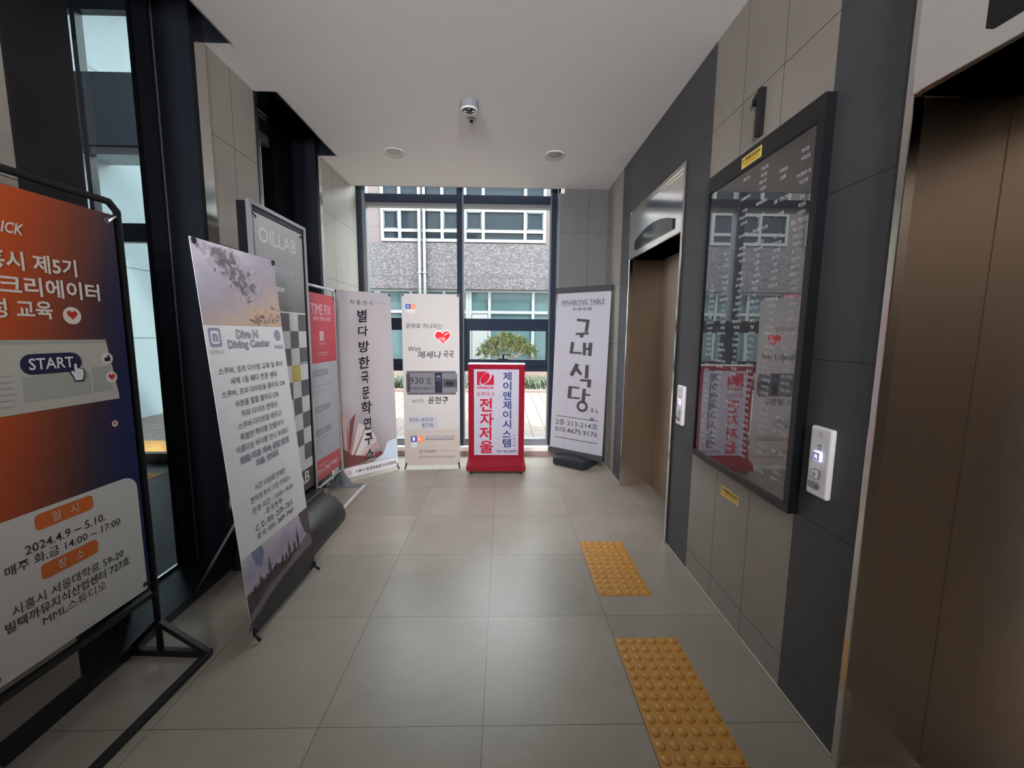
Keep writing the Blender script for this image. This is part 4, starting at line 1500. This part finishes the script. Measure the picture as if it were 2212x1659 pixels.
# ---- red stand sign on casters
s7 = thing('stand_sign', 'red box stand sign on casters before the end window', 'stand sign', (-0.062, 4.21, 0))
b = MB()
hw = 0.286
b.box(-hw, -hw + .058, 0, 0.16, .165, 1.126, MT['red_paint'], .004)
b.box(hw - .058, hw, 0, 0.16, .165, 1.126, MT['red_paint'], .004)
b.box(-hw + .058, hw - .058, 0, 0.16, 1.073, 1.126, MT['red_paint'], .004)
b.box(-hw + .058, hw - .058, 0, 0.16, .150, .184, MT['red_paint'], .004)
b.box(-hw + .058, hw - .058, 0.02, 0.155, .184, 1.073, MT['red_paint'])
b.build('housing', s7)
b = MB()
b.box(-hw - .004, hw + .004, -.004, 0.164, 1.122, 1.130, MT['white_metal'], .002)
b.build('top_trim', s7)
b = MB()
b.box(-.30, .30, -.115, .275, .047, .100, MT['red_paint'], .004)
t_ = bmesh.new()
vs = [t_.verts.new(p) for p in ((-.30, -.115, .100), (.30, -.115, .100), (.286, -.002, .168), (-.286, -.002, .168), (-.30, .275, .100), (.30, .275, .100), (.286, .162, .168), (-.286, .162, .168))]
for q in ((0, 1, 2, 3), (5, 4, 7, 6), (1, 5, 6, 2), (4, 0, 3, 7), (3, 2, 6, 7)):
    t_.faces.new([vs[i] for i in q])
bmesh.ops.recalc_face_normals(t_, faces=t_.faces[:])
b.merge(t_, MT['red_paint'])
b.build('base', s7)
for x in (-.25, .25):
    for y in (-.07, .23):
        b = MB()
        b.box(x - .014, x + .014, y - .014, y + .014, .036, .048, MT['grey_metal'])
        b.box(x - .015, x - .011, y - .012, y + .014, .014, .042, MT['grey_metal'])
        b.box(x + .011, x + .015, y - .012, y + .014, .014, .042, MT['grey_metal'])
        c = b.build('caster', s7)
        b = MB()
        b.lathe([(0, -.010), (.015, -.010), (.018, -.006), (.018, .006), (.015, .010), (0, .010)], MT['rubber'], (x, y + .004, .018), 18, 'X')
        b.build('wheel', c)
RR = ink('sign_red', (156, 28, 50))
NB = ink('sign_blue', (40, 52, 96))
g = Sheet(.456, .889, ink('sign_white', (154, 152, 166)), 0.004)


def X7(x):
    return (x - 612) / 456 * .572 - .058


def Z7(y):
    return 1.126 - (y - 703) * .001273 - .184


g.rect(X7(683), X7(820), Z7(870), Z7(762), RR, 1)
g.ellipse((X7(683) + X7(820)) / 2 + .004, Z7(815), .084, .042, ink('sign_white', (154, 152, 166)), 2, 0.85)
g.ellipse((X7(683) + X7(820)) / 2 - .004, Z7(817), .064, .036, RR, 3, 0.95)
g.poly([(X7(795), Z7(762)), (X7(820), Z7(762)), (X7(820), Z7(800))], ink('sign_white', (154, 152, 166)), 3)
g.text('OHAUS', X7(683), X7(818), Z7(902), Z7(880), RR, bold=0.03)
g.text('오하우스', X7(677), X7(830), Z7(962), Z7(923), RR, bold=0.006)
for ch, x0, x1, y0, y1 in (('전', 703, 806, 975, 1085), ('자', 705, 818, 1097, 1200), ('저', 700, 800, 1208, 1318), ('울', 704, 815, 1323, 1427)):
    g.text(ch, X7(x0), X7(x1), Z7(y1), Z7(y0), RR, bold=0.026)
for i, ch in enumerate('제이앤제이시스템'):
    y0 = 765 + 77.5 * i
    g.text(ch, X7(893), X7(961), Z7(y0 + (30 if ch == '스' else 70)), Z7(y0), NB, bold=0.022) if ch != '스' else g.text(ch, X7(893), X7(961), Z7(y0 + 66), Z7(y0 + 8), NB, bold=0.022)
for i, ch in enumerate(('10', '층', '1016', '호')):
    g.textc(ch, X7(977), X7(1000), Z7(1280 + 27 * i), .024 if i % 2 else .018, NB, res=1)
g.textc('031-362-8478', X7(845), X7(1008), Z7(1411), .026, NB, bold=0.016)
g.build('sign_panel', s7, loc=(0, -.0012, .184))

# ---- canteen hanging banner on a squat black base
a8 = math.atan2(4.261 - 4.677, 1.062 - 0.529)
lean8 = 0.050
s8 = thing('banner_stand', 'white canteen banner between black rails on a squat black base in the corner', 'banner stand', (0.80, 4.475, 0), a8)
g = Sheet(.645, 1.73, ink('canteen_white', (190, 188, 199)), nx=2, nz=6)
o8 = 0.0075


def P8(pts):
    return [(x - o8, z - .06) for x, z in pts]


GY, GL = ink('canteen_dark', (66, 64, 70)), ink('canteen_watermark', (158, 155, 166))
g.ring(.205 - o8, .805 - .06, .095, .140, GL, 1)
g.round_rect(.16 - o8, .21 - o8, .02, .56, .02, GL, 1)
for x in (.455, .515, .57):
    g.round_rect(x - .02 - o8, x + .014 - o8, .45, .80, .015, GL, 1)
g.round_rect(.44 - o8, .58 - o8, .36, .50, .04, GL, 1)
g.round_rect(.488 - o8, .54 - o8, .02, .40, .02, GL, 1)
g.text('MINABONG TABLE', .074 - o8, .586 - o8, 1.662 - .06, 1.712 - .06, GY, bold=0.0, layer=3, shear=0.05)
g.rect(.077 - o8, .587 - o8, 1.652 - .06, 1.655 - .06, GY, 3)
g.text('미나봉 테이블', .216 - o8, .443 - o8, 1.596 - .06, 1.631 - .06, GY, bold=0.012, layer=3)
for pts in ([(.274, 1.512), (.428, 1.497), (.412, 1.365), (.373, 1.367), (.384, 1.472), (.274, 1.485)], [(.269, 1.357), (.425, 1.363), (.426, 1.342), (.27, 1.333)], [(.323, 1.338), (.365, 1.341), (.361, 1.308), (.316, 1.311)],
            [(.216, 1.26), (.257, 1.257), (.247, 1.153), (.354, 1.15), (.353, 1.129), (.203, 1.132)], [(.361, 1.255), (.399, 1.254), (.404, 1.117), (.366, 1.118)], [(.399, 1.199), (.433, 1.2), (.435, 1.176), (.4, 1.175)], [(.43, 1.256), (.474, 1.255), (.47, 1.112), (.428, 1.114)],
            [(.286, 1.03), (.331, 1.013), (.261, .882), (.216, .898)], [(.315, .985), (.37, .922), (.356, .895), (.295, .946)], [(.405, 1.016), (.445, 1.016), (.447, .873), (.403, .873)], [(.351, .86), (.485, .864), (.48, .776), (.437, .776), (.44, .836), (.351, .836)],
            [(.212, .775), (.349, .772), (.348, .753), (.256, .753), (.252, .656), (.359, .658), (.358, .639), (.204, .636)], [(.386, .759), (.426, .759), (.422, .615), (.379, .615)], [(.423, .707), (.481, .705), (.481, .685), (.421, .687)]):
    g.poly(P8(pts), GY, 3)
g.ring(.391 - o8, .565 - .06, .038, .068, GY, 3, k=0.92)
g.rect(.074 - o8, .587 - o8, .424 - .06, .431 - .06, GY, 3)
g.rect(.072 - o8, .587 - o8, .182 - .06, .189 - .06, GY, 3)
g.textc('2층 213-214호', .066 - o8, .590 - o8, .363 - .06, .066, GY, bold=0.004, layer=3)
g.textc('010.4675.9176', .069 - o8, .588 - o8, .279 - .06, .054, GY, bold=0.008, layer=3)
up8 = .150
thin(ink('canteen_white', ()), 0.35)
g.build('banner', s8, loc=(0, .06 * math.sin(lean8), up8), rot=(-lean8, 0, 0))
for nm, t in (('top_rail', 1.73), ('bottom_rail', -0.06)):
    b = MB()
    b.box(-.333, .333, -.012, .012, t, t + .062, MT['dark_grey'], .004)
    b.box(-.337, -.331, -.013, .013, t + .003, t + .059, MT['black_plastic'], .002)
    b.box(.331, .337, -.013, .013, t + .003, t + .059, MT['black_plastic'], .002)
    b.build(nm, s8, loc=(0, .06 * math.sin(lean8), up8), rot=(-lean8, 0, 0))
b = MB()
b.tube([(0, .05, .10), (0, .05 + 1.72 * math.sin(lean8) + .02, 1.90)], .012, MT['grey_metal'], 10)
b.build('pole', s8)
t_ = bmesh.new()      # base: squat tank with a pinched top
out = [(-.215, -.10), (-.185, -.16), (.185, -.16), (.215, -.10), (.215, .16), (.185, .20), (-.185, .20), (-.215, .16)]
lo = [t_.verts.new((x * .95, y * .95, 0)) for x, y in out]
md = [t_.verts.new((x, y, .045)) for x, y in out]
tp_ = [t_.verts.new((x * .97, y * .92, .085)) for x, y in out]
tt = [t_.verts.new((x * .42, y * .45 + .02, .112)) for x, y in out]
for A, B in ((lo, md), (md, tp_), (tp_, tt)):
    for j in range(8):
        t_.faces.new((A[j], A[(j + 1) % 8], B[(j + 1) % 8], B[j]))
t_.faces.new(lo[::-1])
t_.faces.new(tt)
bmesh.ops.recalc_face_normals(t_, faces=t_.faces[:])
bmesh.ops.bevel(t_, geom=t_.edges[:], offset=.008, segments=2, affect='EDGES')
b = MB()
b.merge(t_, MT['black_plastic'])
b.build('water_base', s8)

# ------------------------------------------------------------------ outdoors
MT['paver'] = tiles('pale pink block paving', (101, 90, 84), 0, 0, 0.22, 0.012, 0.7)
MT['facade'] = stone('pale pink facade stone', (72, 59, 60), tuple(-16 + 1.2 * i for i in range(26)), tuple(5.3 + 0.6 * i for i in range(10)), axis='X', pit=0.1, w=0.008)
MT['soil'] = plain('soil', (92, 84, 66), 0.9, vary=0.3, scale=8)
MT['curb'] = plain('pink curb', (109, 93, 88), 0.7, vary=0.1)
MT['porch'] = plain('pale porch cladding', (148, 158, 163), 0.5, vary=0.03)
MT['mullion'] = plain('white window frame', (96, 97, 98), 0.45)
MT['asphalt'] = plain('grey paving', (83, 81, 80), 0.8, vary=0.1)


def speckled(name, c0, c1, scale):
    m, nt, p = new_mat(name)
    tc = N(nt, 'ShaderNodeTexCoord')
    mp = N(nt, 'ShaderNodeMapping')
    mp.inputs['Scale'].default_value = (0.6, 1, 1.2)
    nt.links.new(tc.outputs['Object'], mp.inputs[0])
    v = N(nt, 'ShaderNodeTexNoise', i_Scale=scale, i_Detail=3.0, i_Roughness=0.7)
    nt.links.new(mp.outputs[0], v.inputs['Vector'])
    cr = N(nt, 'ShaderNodeValToRGB')
    cr.color_ramp.elements[0].position = 0.45
    cr.color_ramp.elements[0].color = (*lin(c0), 1)
    cr.color_ramp.elements[1].position = 0.62
    cr.color_ramp.elements[1].color = (*lin(c1), 1)
    nt.links.new(v.outputs['Fac'], cr.inputs[0])
    sep = N(nt, 'ShaderNodeSeparateXYZ')
    nt.links.new(tc.outputs['Object'], sep.inputs[0])
    k = line_mask(nt, sep.outputs['Z'], (3.5, 4.1), 0.008)
    j = N(nt, 'ShaderNodeMix', data_type='RGBA')
    nt.links.new(k, j.inputs[0])
    nt.links.new(cr.outputs[0], j.inputs[6])
    j.inputs[7].default_value = (*[q * 0.5 for q in lin(c0)], 1)
    nt.links.new(j.outputs[2], p.inputs['Base Color'])
    p.inputs['Roughness'].default_value = 0.5
    return m


MT['granite'] = speckled('mauve speckled granite', (32, 26, 31), (76, 69, 74), 16)


def facade_glass(name, col, rough=0.05):
    m, nt, p = new_mat(name)
    tc = N(nt, 'ShaderNodeTexCoord')
    no = N(nt, 'ShaderNodeTexNoise', i_Scale=0.55, i_Detail=1.0)
    nt.links.new(tc.outputs['Object'], no.inputs['Vector'])
    c = lin(col)
    mix = N(nt, 'ShaderNodeMix', data_type='RGBA')
    mix.inputs[6].default_value = (*[v * 0.65 for v in c], 1)
    mix.inputs[7].default_value = (*[min(1, v * 1.35) for v in c], 1)
    nt.links.new(no.outputs['Fac'], mix.inputs[0])
    nt.links.new(mix.outputs[2], p.inputs['Base Color'])
    p.inputs['Roughness'].default_value = rough
    p.inputs['Specular IOR Level'].default_value = 0.12
    return m


MT['win_up'] = facade_glass('upper window glass', (21, 29, 36))
MT['win_low'] = facade_glass('teal shopfront glass', (53, 69, 72))
MT['win_blind'] = facade_glass('window glass with pale blind behind', (61, 71, 77))

struct(MB().box(-20, 22, 5.02, 10.35, -0.14, -0.02, MT['paver']).build('pavement'))
struct(MB().box(-20, 22, 10.35, 30, -0.16, -0.03, MT['asphalt']).build('courtyard_ground'))
struct(MB().box(-20, -1.97, 4.62, 5.02, -0.14, -0.02, MT['paver']).build('porch_floor'))
b = MB()
b.box(-9, 9, 10.2, 10.35, -0.05, 0.04, MT['curb'])
b.box(-9, 9, 13.0, 13.9, -0.05, 0.32, MT['curb'], 0.02)
b.box(-9, 9, 10.35, 13.0, -0.05, 0.03, MT['soil'])
struct(b.build('planting_bed'))

# building opposite
FB = 16.0
bd = thing('office_building', 'pale stone office building opposite with granite band and teal shopfront', 'building', (0, FB, 0))
b = MB()
X0, X1 = -19, 15
b.box(X0, -5.2, 0.12, 3, 4.72, 9.8, MT['facade'])
b.box(-5.2, X1, 0.12, 3, 4.72, 7.25, MT['facade'])
b.build('wall', bd)
MB().box(X0, X1, 0.05, 2.9, 3.06, 4.72, MT['granite']).build('granite_band', bd)
MB().box(X0, X1, 0.35, 2.9, 0, 3.06, MT['dark_grey']).build('shopfront_backing', bd)


def bank(xs, zs, y, gm, vents=(), fr=0.055, name='window', blinds=()):
    """A window: white frame with its panes as children."""
    b = MB()
    x0, x1 = xs[0], xs[-1]
    z0, z1 = zs[0], zs[-1]
    for x in xs:
        b.box(x - fr, x + fr, y - 0.06, y + 0.08, z0 - fr, z1 + fr, MT['mullion'])
    for z in zs:
        b.box(x0, x1, y - 0.055, y + 0.075, z - fr, z + fr, MT['mullion'])
    for (i, j) in vents:
        a, c, d, e2 = xs[i] + fr, xs[i + 1] - fr, zs[j] + fr, zs[j + 1] - fr
        for q in ((a, a + 0.04, d, e2), (c - 0.04, c, d, e2), (a, c, d, d + 0.04), (a, c, e2 - 0.04, e2)):
            b.box(q[0], q[1], y - 0.05, y + 0.02, q[2], q[3], MT['win_blind'])
    w = b.build(name, bd)
    for i in range(len(xs) - 1):
        for j in range(len(zs) - 1):
            MB().box(xs[i] + fr, xs[i + 1] - fr, y + 0.02, y + 0.05, zs[j] + fr, zs[j + 1] - fr, MT['win_blind'] if (i, j) in blinds else gm).build('pane', w)
    return w


zs = [4.82, 5.16, 5.90, 6.30, 7.0]
bank([-4.45, -3.82, -3.08, -2.26, -1.62], zs, 0.08, MT['win_up'], ((0, 1), (3, 1)), blinds=((3, 2),))
bank([-1.42, -0.75, 0.80, 1.52], zs, 0.08, MT['win_up'], ((0, 1), (2, 1)))
bank([-8.4, -7.4, -6.6, -5.6], zs, 0.08, MT['win_up'], ((1, 1),))
bank([-13.2, -12.2, -11.2, -10.2, -9.2], zs, 0.08, MT['win_blind'], ((1, 1),))
bank([-17.6, -16.6, -15.6, -14.4], zs, 0.08, MT['win_up'])
bank([2.6, 3.4, 5.0, 5.8], zs, 0.08, MT['win_up'])
bank([7.0, 7.8, 9.4, 10.2], zs, 0.08, MT['win_up'])
zs2 = [7.7, 8.2, 9.1]
bank([-13.2, -12.2, -11.2, -10.2, -9.2], zs2, 0.08, MT['win_up'])
bank([-8.4, -7.4, -6.6, -5.6], zs2, 0.08, MT['win_up'])
zl = [0.10, 2.22, 3.02]
for xs in ([-4.7, -3.5, -2.25, -1.37], [-1.255, -0.52, 1.15, 2.6], [-8.6, -7.3, -6.0, -4.815], [2.715, 4.0, 5.4, 6.8], [-18.5, -17.0, -15.5, -14.0], [-13.885, -12.6, -11.3, -10.06], [6.915, 8.4, 10.0, 11.6]):
    bank(xs, zl, 0.30, MT['win_low'], name='shopfront')
MB().box(-10.0, -8.6, 0.2, 0.4, 0, 3.06, plain('maroon shop panel', (140, 60, 72), 0.5)).build('maroon_panel', bd)
MB().box(-1.18, -0.59, 0.22, 0.26, 0.16, 2.14, MT['mullion']).build('entrance_door', bd)
# pale downpipes
for x in (-2.90, -3.08):
    b = MB()
    b.tube([(x, FB - 0.12, -0.02), (x, FB - 0.12, 7.2)], 0.055, MT['mullion'])
    for z in (1, 3.6, 6.2):
        b.box(x - 0.07, x + 0.07, FB - 0.19, FB - 0.01, z, z + 0.05, MT['mullion'])
    tag(b.build('drainpipe'), 'pale vertical drainpipe on the building opposite, ' + ('right one of the pair' if x > -3 else 'left one of the pair'), 'drainpipe', 'drainpipes on the building opposite')

# porch wing outside the entrance door
b = MB()
b.box(-6.2, -6.0, 4.62, 7.42, -0.02, 9.0, MT['porch'])
for z in (1.30, 2.42, 5.2):
    b.box(-6.002, -5.996, 4.62, 7.42, z, z + 0.014, MT['grey_metal'])
b.box(-6.002, -5.996, 5.75, 5.764, 0, 9.0, MT['grey_metal'])
struct(b.build('wall_porch'))
struct(MB().box(-6.0, -5.3, 4.62, 6.85, 3.92, 4.06, MT['porch']).build('porch_canopy'))

struct(MB().box(-6.0, -1.5, 4.62, 7.9, 6.7, 6.9, MT['porch']).build('porch_roof'))  # overhead soffit, stretched wider to shade the upper porch wall


def tactile(x0, y0, nx, ny, z, label):
    b = MB()
    b.box(x0, x0 + 0.3 * nx, y0, y0 + 0.3 * ny, z, z + 0.004, MT['yellow_tactile'])
    for i in range(6 * nx):
        for j in range(6 * ny):
            b.lathe([(0.0175, 0.0), (0.0125, 0.0052), (0.0, 0.006)], MT['yellow_tactile'], (x0 + 0.05 * (i + 0.5), y0 + 0.05 * (j + 0.5), z + 0.004), 8)
    tag(b.build('tactile_paving'), label, 'tactile paving')


tactile(-5.0, 4.9, 5, 2, -0.02, 'sunlit ochre tactile paving just outside the glazed entrance door')
tactile(-4.3, 3.87, 3, 1, -0.002, 'shaded tactile paving strip inside the vestibule before the entrance door')

# lilyturf strip
rng = random.Random(5)
greens = [plain('lilyturf leaf', tuple(v * 0.72 for v in c), 0.5, vary=0.2) for c in ((67, 83, 58), (83, 97, 67), (52, 69, 49), (105, 114, 91))]
b = MB()
for i in range(3200):
    x, y = rng.uniform(-5.5, 3.2), rng.uniform(10.45, 11.5)
    a = rng.uniform(0, 2 * PI)
    L = rng.uniform(0.22, 0.42)
    w = 0.011
    dx, dy = math.cos(a), math.sin(a)
    px, py = -dy * w, dx * w
    pts = [(0, 0), (0.35 * L, 0.55 * L), (0.75 * L, 0.68 * L), (1.05 * L, 0.45 * L)]
    mt = greens[rng.randrange(4)]
    for k in range(3):
        (r0, h0), (r1, h1) = pts[k], pts[k + 1]
        k0, k1 = 1 - 0.3 * k, 1 - 0.3 * (k + 1)
        b.face([(x + dx * r0 - px * k0, y + dy * r0 - py * k0, 0.03 + h0), (x + dx * r0 + px * k0, y + dy * r0 + py * k0, 0.03 + h0),
                (x + dx * r1 + px * k1, y + dy * r1 + py * k1, 0.03 + h1), (x + dx * r1 - px * k1, y + dy * r1 - py * k1, 0.03 + h1)], mt)
tag(b.build('lilyturf_grass'), 'strip of arching green lilyturf along the paving edge', 'ground cover', kind='stuff')

# garden pine with spreading crown
pn = thing('pine_tree', 'small spreading yellow-green pine seen through the right vent window', 'tree', (0.1, 12.1, 0.03))
b = MB()
bark = plain('pine bark', (120, 96, 82), 0.9, vary=0.3, scale=40)
rng = random.Random(9)
b.tube([(0, 0, 0), (-0.04, 0, 0.30), (-0.10, 0.02, 0.55), (-0.06, 0, 0.72)], 0.05, bark, 8)
tips = []
for k in range(11):
    a = 2 * PI * k / 11 + rng.uniform(-0.2, 0.2)
    rr = rng.uniform(0.35, 0.82)
    zt = 0.74 + 0.62 * (1 - (rr / 0.95) ** 2) * rng.uniform(0.75, 1.0)
    t = (rr * math.cos(a), rr * math.sin(a) * 0.8, zt)
    b.tube([(-0.08, 0.01, 0.5 + 0.1 * rng.random()), (t[0] * 0.45, t[1] * 0.45, 0.62 + 0.2 * rng.random()), t], 0.011, bark, 6)
    tips.append(t)
b.build('trunk', pn)
b = MB()
needles = [plain('pine needles', tuple(v * 0.78 for v in c), 0.55, vary=0.2) for c in ((110, 113, 58), (92, 102, 53), (124, 123, 72), (72, 86, 49))]
centres = []
for k in range(330):
    a = rng.uniform(0, 2 * PI)
    rr = 0.88 * math.sqrt(rng.random())
    top = 0.80 + 0.62 * (1 - (rr / 0.95) ** 2)
    centres.append((rr * math.cos(a) + 0.02, rr * math.sin(a) * 0.8, top - abs(rng.gauss(0, 0.13))))
for c in centres:
    mt = needles[rng.randrange(4)]
    for q in range(8):
        cx, cy, cz = (c[i] + rng.gauss(0, 0.036) for i in range(3))
        for n_ in range(13):
            d = Vector((rng.gauss(0, 1), rng.gauss(0, 1), rng.gauss(0.5, 0.8))).normalized()
            s = d.cross(Vector((rng.random(), rng.random(), rng.random()))).normalized() * 0.005
            L = rng.uniform(0.035, 0.06)
            o_ = Vector((cx, cy, cz))
            b.face([o_ - s, o_ + s, o_ + d * L], mt)
b.build('crown', pn)
